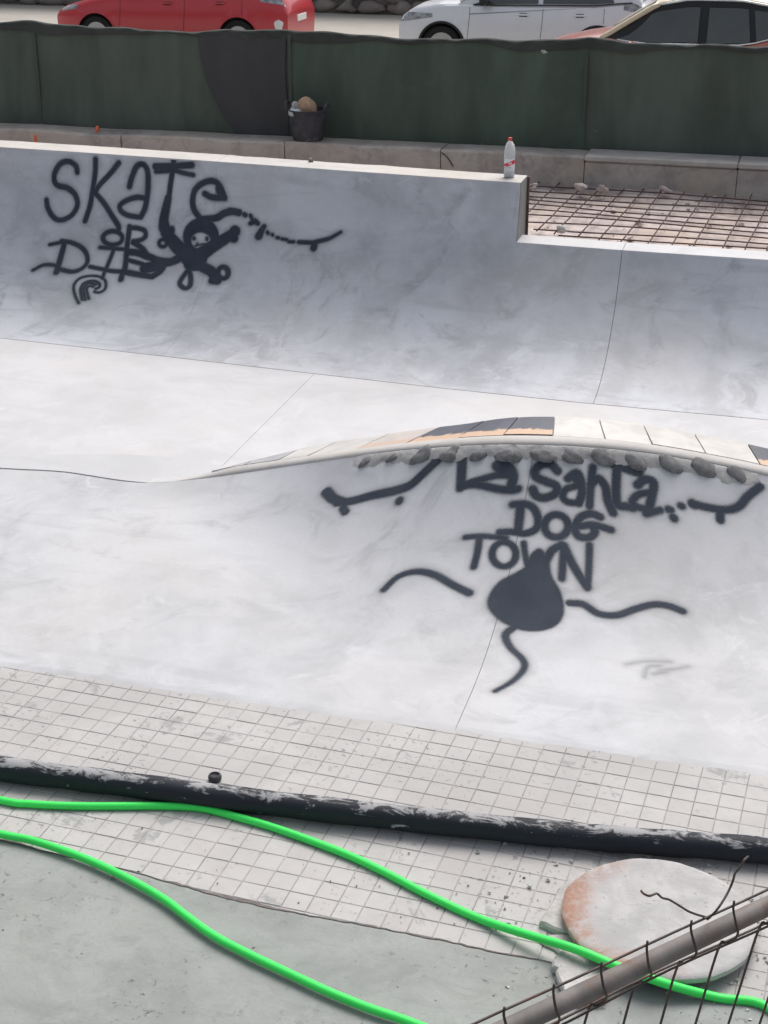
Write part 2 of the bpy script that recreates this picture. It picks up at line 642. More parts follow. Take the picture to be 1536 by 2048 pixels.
def wall_panel(x0, x1, h, parent):
    xs = np.linspace(x0, x1, max(2, int((x1 - x0) / 0.12) + 1))
    aa = np.linspace(0.0, ang(h), 22)
    A = np.array([[wall_pt(x, a) for a in aa] for x in xs])
    mb = MB().grid(A, flip=True)
    # joint returns 2 cm deep on both sides
    for x, fl in ((x0, False), (x1, True)):
        B = np.array([[wall_pt(x, a, o) for a in aa] for o in (0, -0.02)])
        mb.grid(B, flip=fl)
    return mb.build('concrete_panel', M['wall'], parent, True, 40)


panels = []
GAP = 0.0036
X_SEAM_H, X_SEAM_L = -4.80, -1.325
for x0, x1, h in ((-12.0, -8.4, H_HIGH), (-8.4, X_SEAM_H, H_HIGH), (X_SEAM_H, X_END, H_HIGH), (X_END, X_SEAM_L, H_LOW), (X_SEAM_L, 2.2, H_LOW), (2.2, 6.0, H_LOW)):
    def gp(x): return 0.0 if x == X_END else (0.0008 if x == X_SEAM_H else GAP / 2)
    gl, gr = gp(x0), gp(x1)
    panels.append(wall_panel(x0 + gl, x1 - gr, h, qp))
for x0, x1, h in ((-12, X_END - 0.02, H_HIGH - 0.05), (X_END - 0.02, 6, H_LOW - 0.03)):   # core behind the joints
    xs = np.linspace(x0, x1, 40)
    aa = np.linspace(0.0, ang(h), 14)
    MB().grid(np.array([[wall_pt(x, a, -0.018) for a in aa] for x in xs]), flip=True).build('core', M['joint'], qp, True)


def coping(x0, x1, h, w, parent, mat, t=0.06, seed=0):
    rs = np.random.default_rng(seed)
    xs = np.linspace(x0, x1, max(2, int((x1 - x0) / 0.15) + 1))
    a = ang(h)
    rows = []
    jb = rs.normal(size=len(xs)) * 0.006
    for i, x in enumerate(xs):
        p = wall_pt(x, a)
        y = p[1]
        rows.append([(x, y + 0.004, h - t), (x, y + 0.001, h - 0.012), (x, y + 0.012, h + 0.001), (x, y + w + jb[i], h + 0.003), (x, y + w + jb[i], h - 0.5)])
    A = np.array(rows)
    mb = MB().grid(A, flip=True)
    for e, fl in ((0, 0), (-1, 1)):
        q = list(map(tuple, A[e]))
        mb.add(q, [[4, 3, 2, 1, 0] if fl else [0, 1, 2, 3, 4]])
    return mb.build('coping', mat, parent, False)


for x0, x1, s in ((-12, -8.4, 1), (-8.397, X_SEAM_H, 2), (X_SEAM_H + 0.003, X_END, 3)):
    coping(x0, x1, H_HIGH, 0.30, qp, M['coping'], seed=s)
for x0, x1, s in ((X_END - 0.03, X_SEAM_L - 0.002, 4), (X_SEAM_L + 0.002, 2.2, 5), (2.203, 6, 6)):
    coping(x0, x1, H_LOW, 0.27, qp, M['floor'], seed=s)
# end face of the high half, looking right
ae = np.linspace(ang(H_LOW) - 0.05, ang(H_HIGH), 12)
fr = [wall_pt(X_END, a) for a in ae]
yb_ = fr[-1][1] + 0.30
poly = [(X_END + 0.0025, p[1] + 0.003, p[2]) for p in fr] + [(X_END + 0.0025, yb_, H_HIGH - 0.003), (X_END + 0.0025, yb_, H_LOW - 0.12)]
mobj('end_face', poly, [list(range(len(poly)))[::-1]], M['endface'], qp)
MB().box((X_END + 0.012, yb_ - 0.01, (H_HIGH + 0.7) / 2), (0.02, 0.025, H_HIGH - 0.7 - 0.01)).build('formwork_strip', M['rebar'], qp)

# ------------------------------------------------------------------ skate floor with its slabs
floor = sheet('skate_floor', -14, 8, 5.6, 11.6, -0.03, M['joint'])
X_FS = -3.49
for x0, x1 in ((-14, -7.6), (-7.6, X_FS), (X_FS, 0.8), (0.8, 8)):
    xs = np.linspace(x0 + 0.0013, x1 - 0.0013, 30)
    top = [(x, wall_base(x) - 0.004) for x in xs]
    MB().prism([(x0 + 0.0013, 6.4), (x1 - 0.0013, 6.4)] + top[::-1], -0.028, -0.0015).build('concrete_slab', M['floor'], floor)

# ------------------------------------------------------------------ near bank with stone-trimmed lip
BR = 2.15
EDGE_Y = 5.99
_lip = [(0.0, -12, 8.25), (0.0, -7, 8.25), (0, -4.857, 8.298), (0, -4.43, 8.37), (0, -4.164, 8.328), (0, -3.95, 8.31)]
for u, v, h in [(300, 970, 0.0), (400, 960, .05), (500, 945, .14), (600, 930, .26), (700, 915, .40), (800, 903, .52), (900, 895, .62),
                (1000, 890, .68), (1100, 892, .70), (1200, 897, .69), (1300, 908, .66), (1400, 925, .61), (1536, 952, .53)]:
    p = atz(u, v, h)
    _lip.append((h, p[0], p[1]))
_lip += [(0.40, 0.45, 8.27), (0.22, 0.95, 8.36), (0.05, 1.5, 8.42), (0.0, 1.9, 8.45), (0.0, 3.0, 8.45), (0.0, 6.0, 8.45)]
_lip = np.array(_lip)
_xs = np.linspace(-12, 6, 3601)
_k = np.exp(-0.5 * (np.arange(-60, 61) / 22.0) ** 2); _k /= _k.sum()


def _sm(y):
    return np.convolve(np.pad(y, 60, mode='edge'), _k, 'valid')


LIP_Y = _sm(np.interp(_xs, _lip[:, 1], _lip[:, 2]))
LIP_H = _sm(np.interp(_xs, _lip[:, 1], _lip[:, 0]))
LIP_H[LIP_H < 1e-4] = 0


def lipY(x): return np.interp(x, _xs, LIP_Y)
def lipH(x): return np.interp(x, _xs, LIP_H)


def bank_z(x, y):
    h = lipH(x)
    run = np.sqrt(np.maximum(0, 2 * BR * h - h * h))
    d = np.clip(y - (lipY(x) - run), 0, None)
    return 0.006 + BR - np.sqrt(np.maximum(BR * BR - d * d, 0.01))


def bank_pt(x, t, off=0.0):
    y = EDGE_Y + (lipY(x) - EDGE_Y) * t
    p = np.array([x, y, bank_z(x, y)])
    if off:
        e = 0.004
        dzx = (bank_z(x + e, y) - bank_z(x - e, y)) / (2 * e)
        dzy = (bank_z(x, y + e) - bank_z(x, y - e)) / (2 * e)
        n = np.array([-dzx, -dzy, 1.0]); n /= np.linalg.norm(n)
        p = p + n * off
    return p


bank = empty('skate_bank', (-1.2, 7.0, 0), 'pale concrete bank with tiled lip and sprayed La Santa Dog Town lettering', 'skate ramp')
X_BS = -1.29          # joint down the middle of the bank, drifting left towards its top


def bank_seam(t):
    return X_BS + 0.0 * t


bank_panels = []
for x0, x1 in ((-12, -7.0), (-7.0, X_BS), (X_BS, 3.0), (3.0, 6.0)):
    xs = np.linspace(x0 + 0.0013, x1 - 0.0013, max(3, int((x1 - x0) / 0.06)))
    ts = np.linspace(0, 1, 44)
    A = np.array([[bank_pt(x, t) for t in ts] for x in xs])
    mb = MB().grid(A, flip=True)
    for x, fl in ((xs[0], False), (xs[-1], True)):
        B = np.array([[bank_pt(x, t) - np.array([0, 0, k]) for t in ts] for k in (0, 0.03)])
        mb.grid(B, flip=fl)
    rs = np.random.default_rng(int(abs(x0) * 10))
    jit = np.cumsum(rs.normal(size=len(xs))) * 0.0018
    jit -= np.linspace(jit[0], jit[-1], len(xs))
    lo = np.array([[(x, EDGE_Y - 0.055 + jit[i] * 1.5, -0.003), (x, EDGE_Y - 0.025 + jit[i], 0.0034), tuple(bank_pt(x, 0))] for i, x in enumerate(xs)])
    mb.grid(lo, flip=True)
    bank_panels.append(mb.build('concrete_panel', M['bank'], bank, True, 50))
xs = np.linspace(-12, 6, 160)
MB().grid(np.array([[bank_pt(x, t) - np.array([0, 0.0, 0.014]) for t in np.linspace(0.01, 0.99, 20)] for x in xs]), flip=True).build('core', M['joint'], bank, True)


def lip_frame(x):
    e = 0.02
    tx, ty = 2 * e, lipY(x + e) - lipY(x - e)
    L = math.hypot(tx, ty)
    return np.array([-ty / L, tx / L])       # plan normal, pointing away from the camera side


def lip_off(x, n, dz):
    q = lip_frame(x)
    return np.array([x + q[0] * n, lipY(x) + q[1] * n, lipH(x) + 0.006 + dz])


def ease(x, a, b):
    t = np.clip((x - a) / (b - a), 0, 1)
    return t * t * (3 - 2 * t)


X_L0, X_R0 = -3.98, 1.45


def lipk(x): return float(ease(lipH(x), 0.0, 0.12))


# rounded concrete lip
xs = np.linspace(X_L0, X_R0, 180)
prof = [(0.0, -0.010), (-0.003, 0.000), (0.002, 0.010), (0.012, 0.018), (0.026, 0.024), (0.045, 0.028), (0.068, 0.029), (0.07, 0.0)]
MB().grid(np.array([[lip_off(x, a * max(lipk(x), .08), b * lipk(x) - 0.003 * (1 - lipk(x))) for a, b in prof] for x in xs]), flip=True).build('lip_edge', M['coping'], bank, True, 60)
# back slope behind the tiles
rows = []
for x in xs:
    k = lipk(x)
    w = 0.07 + 0.35 * float(ease(lipH(x), 0.02, 0.30)) + 0.01
    p1 = lip_off(x, 0.069 * max(k, .08) - 0.002, 0.005 * k); p2 = lip_off(x, w, 0.006 * k)
    p3 = lip_off(x, w + 0.06 + 0.5 * lipH(x), 0); p3[2] = -0.002
    p4 = (p2 + p3) / 2; p4[2] -= 0.12 * lipH(x)
    rows.append([p1, p2, p4, p3])
MB().grid(np.array(rows), flip=True).build('back_slope', M['floor'], bank, True, 40)
# glazed tiles along the lip
bounds = [-3.44, -3.22, -2.99, -2.79, -2.45, -2.10, -1.765, -1.485, -1.195, -0.905, -0.65, -0.36, -0.065, 0.23, 0.52, 0.80, 1.08]
tmat = ['ctile_grey', 'ctile_grey', 'ctile_cream', 'ctile_cream', 'ctile_peach', 'ctile_slate', 'ctile_slate', 'ctile_slate', 'ctile_cream', 'ctile_cream', 'ctile_cream', 'ctile_cream', 'ctile_slate', 'ctile_cream', 'ctile_cream', 'ctile_slate']
for i in range(len(bounds) - 1):
    xa, xb = bounds[i] + 0.004, bounds[i + 1] - 0.004
    top = []
    for x in np.linspace(xa, xb, 4):
        w0, w1 = 0.074, 0.07 + 0.35 * float(ease(lipH(x), 0.02, 0.30))
        top.append([lip_off(x, w0 + (w1 - w0) * s, (0.030 - 0.012 * s) * max(lipk(x), .15)) for s in (0, 0.5, 1)])
    T = np.array(top)
    tw = rng.normal() * 0.004
    T[:, 0, 2] += tw; T[:, 2, 2] -= tw * 0.5
    mb = MB().grid(T, flip=True)
    ring = [T[a, 0] for a in range(4)] + [T[3, 1], T[3, 2]] + [T[a, 2] for a in (2, 1, 0)] + [T[0, 1]]
    ring = np.array(ring)
    lowr = ring - np.array([0, 0, 0.018])
    mb.grid(np.array([np.vstack([lowr, lowr[:1]]), np.vstack([ring, ring[:1]])]), flip=True)
    o = mb.build('glazed_tile', M[tmat[i]], bank)
    uv = o.data.uv_layers.new(name='UVMap')
    vv = {}
    for q in range(12): vv[q] = ((q // 3) / 3.0, (q % 3) / 2.0)
    for lp in o.data.loops:
        uv.data[lp.index].uv = vv.get(lp.vertex_index, (0.5, 0.9))

# ------------------------------------------------------------------ surface hits for the measured paint strokes
def hit(u, v, gfun, t0=5.0, t1=16.0):
    d = ray(u, v)
    ts = np.arange(t0, t1, 0.02)
    prev = None
    for t in ts:
        s = gfun(EYE + d * t)
        if prev is not None and s <= 0 < prev[1]:
            a, b = prev[0], t
            for _ in range(18):
                c = (a + b) / 2
                if gfun(EYE + d * c) > 0: a = c
                else: b = c
            return EYE + d * b
        prev = (t, s)
    return None


def g_wall(p):
    dy = p[1] - wall_base(p[0])
    if dy < 0: return p[2]
    if p[2] > QR: return QR - dy
    return QR - math.hypot(dy, p[2] - QR)


def g_bank(p):
    if p[1] > lipY(p[0]): return 1.0
    return p[2] - float(bank_z(p[0], p[1]))


# wall coordinates: (x, arc length); bank coordinates: (x, arc length from the bottom edge at that x)
def wall_st(p):
    a = math.atan2(p[1] - wall_base(p[0]), QR - p[2])
    return np.array([p[0], a * QR])


_bt = np.linspace(0, 1, 120)


def bank_len(x):
    y = EDGE_Y + (lipY(x) - EDGE_Y) * _bt
    z = bank_z(np.full_like(y, x), y)
    s = np.concatenate([[0], np.cumsum(np.hypot(np.diff(y), np.diff(z)))])
    return y, s


def bank_st(p):
    y, s = bank_len(p[0])
    return np.array([p[0], np.interp(p[1], y, s)])


# strokes: (crop origin, scale) then lists of (points, radius or (r0, r1)) in crop pixels; 'E' ellipse ring, 'B' filled blob, 'P' filled polygon, 'H' hole
CA = (40, 290, 3.4909)
CB = (300, 390, 3.657)
CC = (600, 880, 1.641)
CE = (620, 880, 3.2)
CF = (880, 880, 2.3415)
SKATE = [
 (CA, 'S', [(400,190),(390,145),(340,115),(285,130),(245,190),(240,250),(270,285),(330,300),(380,340),(402,400),(390,450),(350,500),(280,525),(230,500),(195,440),(185,385)], 18),
 (CA, 'S', [(528,100),(525,200),(505,330),(490,420),(455,530)], 18),
 (CA, 'S', [(690,125),(630,200),(560,275),(530,320)], 18),
 (CA, 'S', [(530,340),(590,410),(640,490),(685,560),(690,590)], 18),
 (CA, 'S', [(765,290),(780,230),(815,150),(860,135),(890,180),(895,280),(885,380),(870,450),(845,500)], 19),
 (CA, 'S', [(885,375),(820,365),(750,385),(700,420),(705,460),(750,490),(800,500),(845,505)], 17),
 (CA, 'S', [(945,150),(1070,148),(1200,140)], 22), (CA, 'S', [(950,185),(1080,180),(1120,190),(1210,210)], 16),
 (CA, 'S', [(1075,100),(1065,180),(1050,280),(1040,360)], 19),
 (CA, 'S', [(1035,370),(1020,440),(1005,520),(1005,575)], (26, 40)),
 (CA, 'S', [(1005,560),(1020,610),(1035,640)], 40), (CA, 'S', [(1055,590),(1056,600)], 26),
 (CA, 'E', (998,685,27,25), 13), (CA, 'S', [(1040,640),(1100,710),(1180,780)], (42, 55)),
 (CA, 'S', [(1290,340),(1340,365),(1430,370)], 20), (CA, 'S', [(1425,360),(1390,280),(1340,250),(1270,270),(1220,320),(1205,400),(1220,460),(1260,515)], 20),
 (CA, 'S', [(1390,300),(1400,350)], 26), (CA, 'S', [(1250,520),(1370,510),(1420,480),(1480,465),(1530,472)], 24),
 (CA, 'E', (648,650,68,48), 16),
 (CA, 'S', [(765,570),(755,650),(745,740),(735,850),(715,900),(705,940)], 19),
 (CA, 'S', [(765,580),(820,580),(870,600),(875,640),(840,665),(790,672)], 17), (CA, 'S', [(790,680),(850,720),(885,765)], 20),
 (CA, 'S', [(210,695),(290,680)], 14), (CA, 'S', [(310,690),(280,800),(255,890)], 20),
 (CA, 'S', [(290,670),(370,685),(440,725),(470,780),(465,830),(420,870),(360,885),(290,870),(265,860)], 16),
 (CA, 'S', [(90,875),(160,840),(230,838),(270,850)], 13),
 (CA, 'S', [(560,715),(640,722),(730,728)], 14), (CA, 'S', [(655,730),(620,820),(590,890),(575,930)], 14),
 (CA, 'S', [(490,850),(560,865),(640,880),(720,885)], 16),
 (CA, 'S', [(750,745),(830,755),(890,780)], 26), (CA, 'S', [(760,805),(850,830),(900,850)], 16),
 (CA, 'S', [(720,885),(830,905),(925,920)], 22), (CA, 'S', [(875,860),(960,845)], 42),
 (CA, 'S', [(900,780),(960,805),(1030,815)], 26), (CA, 'S', [(1010,830),(980,880),(930,915)], 24),
 (CA, 'S', [(980,835),(1060,815),(1130,780),(1190,755)], (26, 38)),
 (CA, 'B', (1265,640,125,130), 0), (CA, 'H', (1262,668,67,58), 0),
 (CA, 'S', [(1213,648),(1217,655)], 12), (CA, 'S', [(1305,650),(1306,660)], 13), (CA, 'S', [(1225,705),(1250,698),(1290,690)], 7), (CA, 'S', [(1238,688),(1240,690)], 8),
 (CA, 'B', (1215,790,92,72), 0), (CA, 'B', (1212,840,68,40), 0),
 (CA, 'S', [(1270,760),(1350,705),(1440,650),(1490,615)], (55, 34)), (CA, 'S', [(1500,600),(1502,602)], 38), (CA, 'S', [(1492,650),(1494,652)], 32),
 (CA, 'S', [(1175,870),(1125,940),(1118,975),(1150,1000),(1185,985),(1192,930),(1180,870)], 17),
 (CA, 'S', [(1250,840),(1330,880),(1365,925)], 38), (CA, 'S', [(1345,945),(1380,950)], 30), (CA, 'E', (1418,893,36,40), 19),
 (CA, 'S', [(410,1105),(385,1050),(375,990),(400,945),(450,920),(530,915),(585,935),(600,975),(590,1010),(555,1030),(520,1025)], 10),
 (CA, 'S', [(435,1080),(425,1010),(450,965),(510,950),(550,965),(555,990),(530,1005)], 12),
 (CA, 'S', [(480,1075),(465,1010),(485,985),(515,990)], 10), (CA, 'S', [(455,1080),(445,1010),(480,965),(530,975)], 12),
 (CB, 'S', [(480,165),(520,145),(590,115),(650,135)], 21), (CB, 'S', [(690,143),(700,147)], 18), (CB, 'S', [(735,150),(745,172)], 15), (CB, 'S', [(735,207),(765,198),(790,208)], 17), (CB, 'S', [(770,185),(780,192)], 14),
 (CB, 'S', [(835,230),(815,262),(795,302)], (18, 28)), (CB, 'S', [(858,272),(864,280)], 14), (CB, 'S', [(893,288),(899,294)], 12), (CB, 'S', [(928,312),(942,314)], 13),
 (CB, 'S', [(966,322),(1002,328)], 13), (CB, 'S', [(1015,342),(1052,343)], 14), (CB, 'S', [(1088,345),(1200,350)], 16), (CB, 'S', [(1200,347),(1300,322),(1350,298),(1395,272)], (16, 12)), (CB, 'S', [(1202,365),(1196,388)], 25),
]
SANTA = [
 (CE, 'S', [(105,330),(150,375),(215,400)], 34), (CE, 'S', [(180,400),(260,392),(400,355),(540,325),(640,290),(720,220),(810,135)], 33), (CE, 'S', [(212,435),(228,462)], 27), (CE, 'S', [(572,385),(573,393)], 25),
 (CE, 'S', [(975,128),(970,220),(965,305)], 31), (CE, 'S', [(965,300),(1060,285),(1200,312),(1290,320),(1330,312)], 26),
 (CE, 'S', [(1195,160),(1265,170),(1300,225),(1285,305)], 30), (CE, 'S', [(1000,278),(1100,250),(1200,225),(1275,225)], 24), (CE, 'S', [(1205,165),(1240,200)], 38),
 (CF, 'S', [(550,145),(520,115),(475,115),(445,145),(455,175),(500,195),(545,215),(540,250),(490,270),(450,260),(435,230)], 20),
 (CF, 'S', [(600,180),(640,155),(660,190),(665,250),(650,295)], 20), (CF, 'S', [(640,215),(590,230),(575,265),(600,290),(650,295)], 17), (CF, 'S', [(638,180),(640,182)], 26),
 (CF, 'S', [(715,130),(705,220),(700,310)], 18), (CF, 'S', [(705,210),(740,180),(775,220),(785,280),(810,340)], 20),
 (CF, 'S', [(830,110),(825,200),(825,270),(835,305),(870,310)], 20), (CF, 'S', [(815,118),(870,135),(935,158)], 19),
 (CF, 'S', [(925,210),(960,185),(1000,200),(990,270),(975,340)], 20), (CF, 'S', [(990,245),(930,255),(900,290),(930,315),(975,325)], 17), (CF, 'S', [(965,345),(1030,328)], 17), (CF, 'S', [(865,310),(905,318)], 18),
 (CF, 'S', [(1070,325),(1080,327)], 18), (CF, 'S', [(1093,362),(1097,368)], 19), (CF, 'S', [(1128,308),(1134,310)], 17),
 (CF, 'S', [(1185,298),(1250,315),(1340,327),(1400,310),(1440,265),(1500,217)], 19), (CF, 'S', [(1183,298),(1190,302)], 23), (CF, 'S', [(1312,345),(1312,374)], 20),
 (CF, 'S', [(378,310),(365,430)], 20), (CF, 'S', [(342,302),(400,300),(440,320),(460,370),(450,415),(400,437),(340,430),(280,432)], 18),
 (CF, 'E', (545,402,56,53), 18), (CF, 'S', [(750,360),(710,345),(660,360),(632,410),(650,450),(700,455),(725,430),(715,405)], 19), (CF, 'S', [(660,403),(720,397),(800,420)], 18),
 (CF, 'S', [(120,455),(200,450),(310,460)], 14), (CF, 'S', [(185,460),(175,530),(158,595)], 16), (CF, 'E', (300,535,56,57), 17),
 (CF, 'S', [(392,482),(400,540),(412,592)], 14), (CF, 'S', [(412,592),(440,540),(465,522)], 15), (CF, 'S', [(465,530),(480,575)], 24), (CF, 'S', [(485,592),(520,522),(570,490)], 19),
 (CF, 'S', [(580,495),(575,580),(570,650)], 16), (CF, 'S', [(580,495),(620,580),(690,690)], 19), (CF, 'S', [(700,490),(697,600),(690,695)], 15),
 (CC, 'P', [(700,440),(655,465),(622,510),(620,550),(655,590),(720,622),(790,626),(845,605),(866,560),(855,500),(825,445),(815,395),(790,362),(765,375),(740,415)], 0),
 (CC, 'S', [(705,612),(675,640),(690,680),(730,720),(735,750),(700,790),(640,825)], (13, 8)),
 (CC, 'S', [(275,492),(320,450),(380,432),(440,442),(500,475),(555,502)], (11, 14)),
 (CC, 'S', [(885,535),(930,540),(980,570),(1040,575),(1100,555),(1160,540),(1210,545),(1255,562)], 13),
]


def to_surface(strokes, gfun, stfun):
    out = []
    for (ox, oy, k), kind, data, rad in strokes:
        def cv(x, y):
            p = hit(ox + x / k, oy + y / k, gfun)
            return None if p is None else (stfun(p), depth_of(p) / F_PX / k)
        if kind == 'S':
            q = [cv(*d) for d in data]
            q = [a for a in q if a is not None]
            P = np.array([a[0] for a in q]); sc_ = np.array([a[1] for a in q])
            r0, r1 = rad if isinstance(rad, tuple) else (rad, rad)
            rr = np.linspace(r0, r1, len(q)) * sc_
            D = spline(np.column_stack([P, rr]), 6) if len(P) > 2 else np.column_stack([P, rr])
            out.append(('S', D))
        elif kind in 'EBH':
            cx, cy, rx, ry = data
            th = np.linspace(0, 2 * math.pi, 33)
            q = [cv(cx + rx * math.cos(a), cy + ry * math.sin(a)) for a in th]
            q = [a for a in q if a is not None]
            P = np.array([a[0] for a in q]); sc_ = q[0][1]
            out.append(('S', np.column_stack([P, np.full(len(P), rad * sc_)])) if kind == 'E' else (kind, P))
        else:
            th = spline(data + data[:1], 4)
            P = np.array([cv(*d)[0] for d in th])
            out.append(('B', P))
    return out


def sd_seg(P, D):
    best = np.full(len(P), 9.0)
    for i in range(len(D) - 1):
        a, b = D[i, :2], D[i + 1, :2]
        ab = b - a
        L = max(ab @ ab, 1e-12)
        t = np.clip(((P - a) @ ab) / L, 0, 1)
        d = np.linalg.norm(P - a - t[:, None] * ab, axis=1) - (D[i, 2] + (D[i + 1, 2] - D[i, 2]) * t)
        best = np.minimum(best, d)
    return best


def sd_poly(P, Q):
    d = sd_seg(P, np.column_stack([np.vstack([Q, Q[:1]]), np.zeros(len(Q) + 1)]))
    ins = np.zeros(len(P), bool)
    n = len(Q)
    for i in range(n):
        a, b = Q[i], Q[(i + 1) % n]
        c = (a[1] > P[:, 1]) != (b[1] > P[:, 1])
        with np.errstate(divide='ignore', invalid='ignore'):
            xx = (b[0] - a[0]) * (P[:, 1] - a[1]) / (b[1] - a[1]) + a[0]
        ins ^= c & (P[:, 0] < xx)
    return np.where(ins, -d, d)


def graffiti(strokes, gfun, stfun, ptfun, parent, label, pitch=0.0055, soft=0.009, tmax=None, amax=1.0, name='graffiti'):
    S = to_surface(strokes, gfun, stfun)
    allp = np.vstack([d[:, :2] for k, d in S])
    lo, hi = allp.min(0) - 0.09, allp.max(0) + 0.09
    nx, ny = int((hi[0] - lo[0]) / pitch), int((hi[1] - lo[1]) / pitch)
    gx, gy = np.meshgrid(np.linspace(lo[0], hi[0], nx), np.linspace(lo[1], hi[1], ny), indexing='ij')
    P = np.column_stack([gx.ravel(), gy.ravel()])
    wob = 0.0016 * (np.sin(P[:, 0] * 310 + 3 * np.sin(P[:, 1] * 170)) + np.sin(P[:, 1] * 270 + 2 * np.sin(P[:, 0] * 190)))
    sdv = np.full(len(P), 9.0)
    hole_done = False
    for k, D in S:
        bb = (P[:, 0] > D[:, 0].min() - 0.14) & (P[:, 0] < D[:, 0].max() + 0.14) & (P[:, 1] > D[:, 1].min() - 0.14) & (P[:, 1] < D[:, 1].max() + 0.14)
        if not bb.any(): continue
        q = P[bb]
        if k == 'S': d = sd_seg(q, D)
        else: d = sd_poly(q, D)
        if k == 'H': sdv[bb] = np.maximum(sdv[bb], -d)
        else: sdv[bb] = np.minimum(sdv[bb], d)
    d = sdv + wob
    core = 1 / (1 + np.exp(np.clip(d / (soft * 0.42), -30, 30)))
    patch = 0.6 + 0.4 * np.sin(P[:, 0] * 9.1 + 1.3) * np.sin(P[:, 1] * 7.7 + 0.4)
    halo = 0.34 * patch * np.exp(-np.clip(d, 0, None) / 0.020)
    al = amax * np.clip(np.maximum(core, 0) + (1 - core) * halo, 0, 1)
    al[al < 0.02] = 0
    al = al.reshape(nx, ny)
    if tmax is not None:
        al[gy > tmax(gx)] = 0
    use = (al[:-1, :-1] > 0) | (al[1:, :-1] > 0) | (al[:-1, 1:] > 0) | (al[1:, 1:] > 0)
    if tmax is not None:
        okv = gy <= tmax(gx)
        use &= okv[:-1, :-1] & okv[1:, :-1] & okv[:-1, 1:] & okv[1:, 1:]
    I, J = np.nonzero(use)
    quads = np.stack([I * ny + J, (I + 1) * ny + J, (I + 1) * ny + J + 1, I * ny + J + 1], 1)
    ids, inv = np.unique(quads, return_inverse=True)
    V = ptfun(P[ids])
    V = V - np.array(wloc(parent))
    me = bpy.data.meshes.new(name)
    me.from_pydata(V.tolist(), [], inv.reshape(-1, 4).tolist())
    at = me.attributes.new('cover', 'FLOAT', 'POINT')
    at.data.foreach_set('value', al.ravel()[ids].astype(np.float32))
    me.materials.append(M['paint'])
    me.polygons.foreach_set('use_smooth', [True] * len(me.polygons))
    me.update()
    o = bpy.data.objects.new(name, me)
    col.objects.link(o)
    o.parent = parent
    o['label'] = label
    return o


def wall_pts(P):
    a = P[:, 1] / QR
    r = QR - 0.0018
    return np.column_stack([P[:, 0], wall_base(P[:, 0]) + r * np.sin(a), QR - r * np.cos(a)])


def bank_pts(P):
    out = np.empty((len(P), 3))
    xr = np.round(P[:, 0], 6)
    for x in np.unique(xr):
        mk = xr == x
        y, s = bank_len(x)
        out[mk, 1] = np.interp(P[mk, 1], s, y)
        out[mk, 0] = x
    e = 0.004
    X, Y = out[:, 0], out[:, 1]
    out[:, 2] = bank_z(X, Y)
    dzx = (bank_z(X + e, Y) - bank_z(X - e, Y)) / (2 * e)
    dzy = (bank_z(X, Y + e) - bank_z(X, Y - e)) / (2 * e)
    n = np.column_stack([-dzx, -dzy, np.ones(len(X))])
    n /= np.linalg.norm(n, axis=1)[:, None]
    return out + n * 0.0022


graffiti(SKATE, g_wall, wall_st, wall_pts, qp, 'black sprayed words SKATE OR DIE beside a smiling skull and a skateboard',
         tmax=lambda x: np.full_like(x, QR * ang(H_HIGH) - 0.006))
_bl = np.array([[x, bank_len(x)[1][-1]] for x in np.linspace(-4, 1, 200)])
graffiti(SANTA, g_bank, bank_st, bank_pts, bank, 'black sprayed words La Santa DOG TOWN with skateboards and a rat-shaped blob',
         tmax=lambda x: np.interp(x, _bl[:, 0], _bl[:, 1]) - 0.05)

SCUFF = [(CC, 'S', [(1070, 737), (1130, 727), (1215, 728)], 3), (CC, 'S', [(1130, 778), (1142, 745), (1180, 742)], 4), (CC, 'S', [(1180, 757), (1230, 752), (1275, 744)], 3), (CC, 'S', [(1160, 768), (1200, 762)], 5)]
graffiti(SCUFF, g_bank, bank_st, bank_pts, bank, 'faint dark scuff marks low on the right of the bank', amax=0.30, soft=0.02, name='scuff_mark')

# ------------------------------------------------------------------ stones set under the lip, in mortar
STONES = [(732,916,31,17),(784,910,27,14),(842,904,47,28),(902,902,42,30),(957,903,36,19),(1021,904,52,27),(1085,904,50,23),(1144,906,42,25),(1205,906,46,31),(1270,914,44,27),(1340,920,55,29),(1407,930,52,31),(1473,941,41,27)]
mort = MB()
for i, (u, v, w, h) in enumerate(STONES):
    p = hit(u, v + 8, g_bank)
    if p is None: continue
    k = depth_of(p) / F_PX
    e = 0.01
    tx = np.array([e, 0, bank_z(p[0] + e, p[1]) - bank_z(p[0], p[1])]); tx /= np.linalg.norm(tx)
    dzy = (bank_z(p[0], p[1] + e) - bank_z(p[0], p[1])) / e
    ty = np.array([0, 1, dzy]); ty /= np.linalg.norm(ty)
    nn = np.cross(tx, ty)
    V, Fc = blob((0, 0, 0), (1, 1, 1), 50 + i, (14, 9), 0.07)
    V = np.array(V)
    a, b = w * k * 0.52, h * k * 0.54
    Q = p + V[:, :1] * tx * a * 1.05 + V[:, 1:2] * ty * b * 1.1 + V[:, 2:] * nn * 0.021 + nn * 0.003
    mobj('stone', Q, Fc, M['stone'], bank, True)
rs = np.random.default_rng(31)
rows = []
mx_ = np.linspace(-2.42, -0.05, 150)
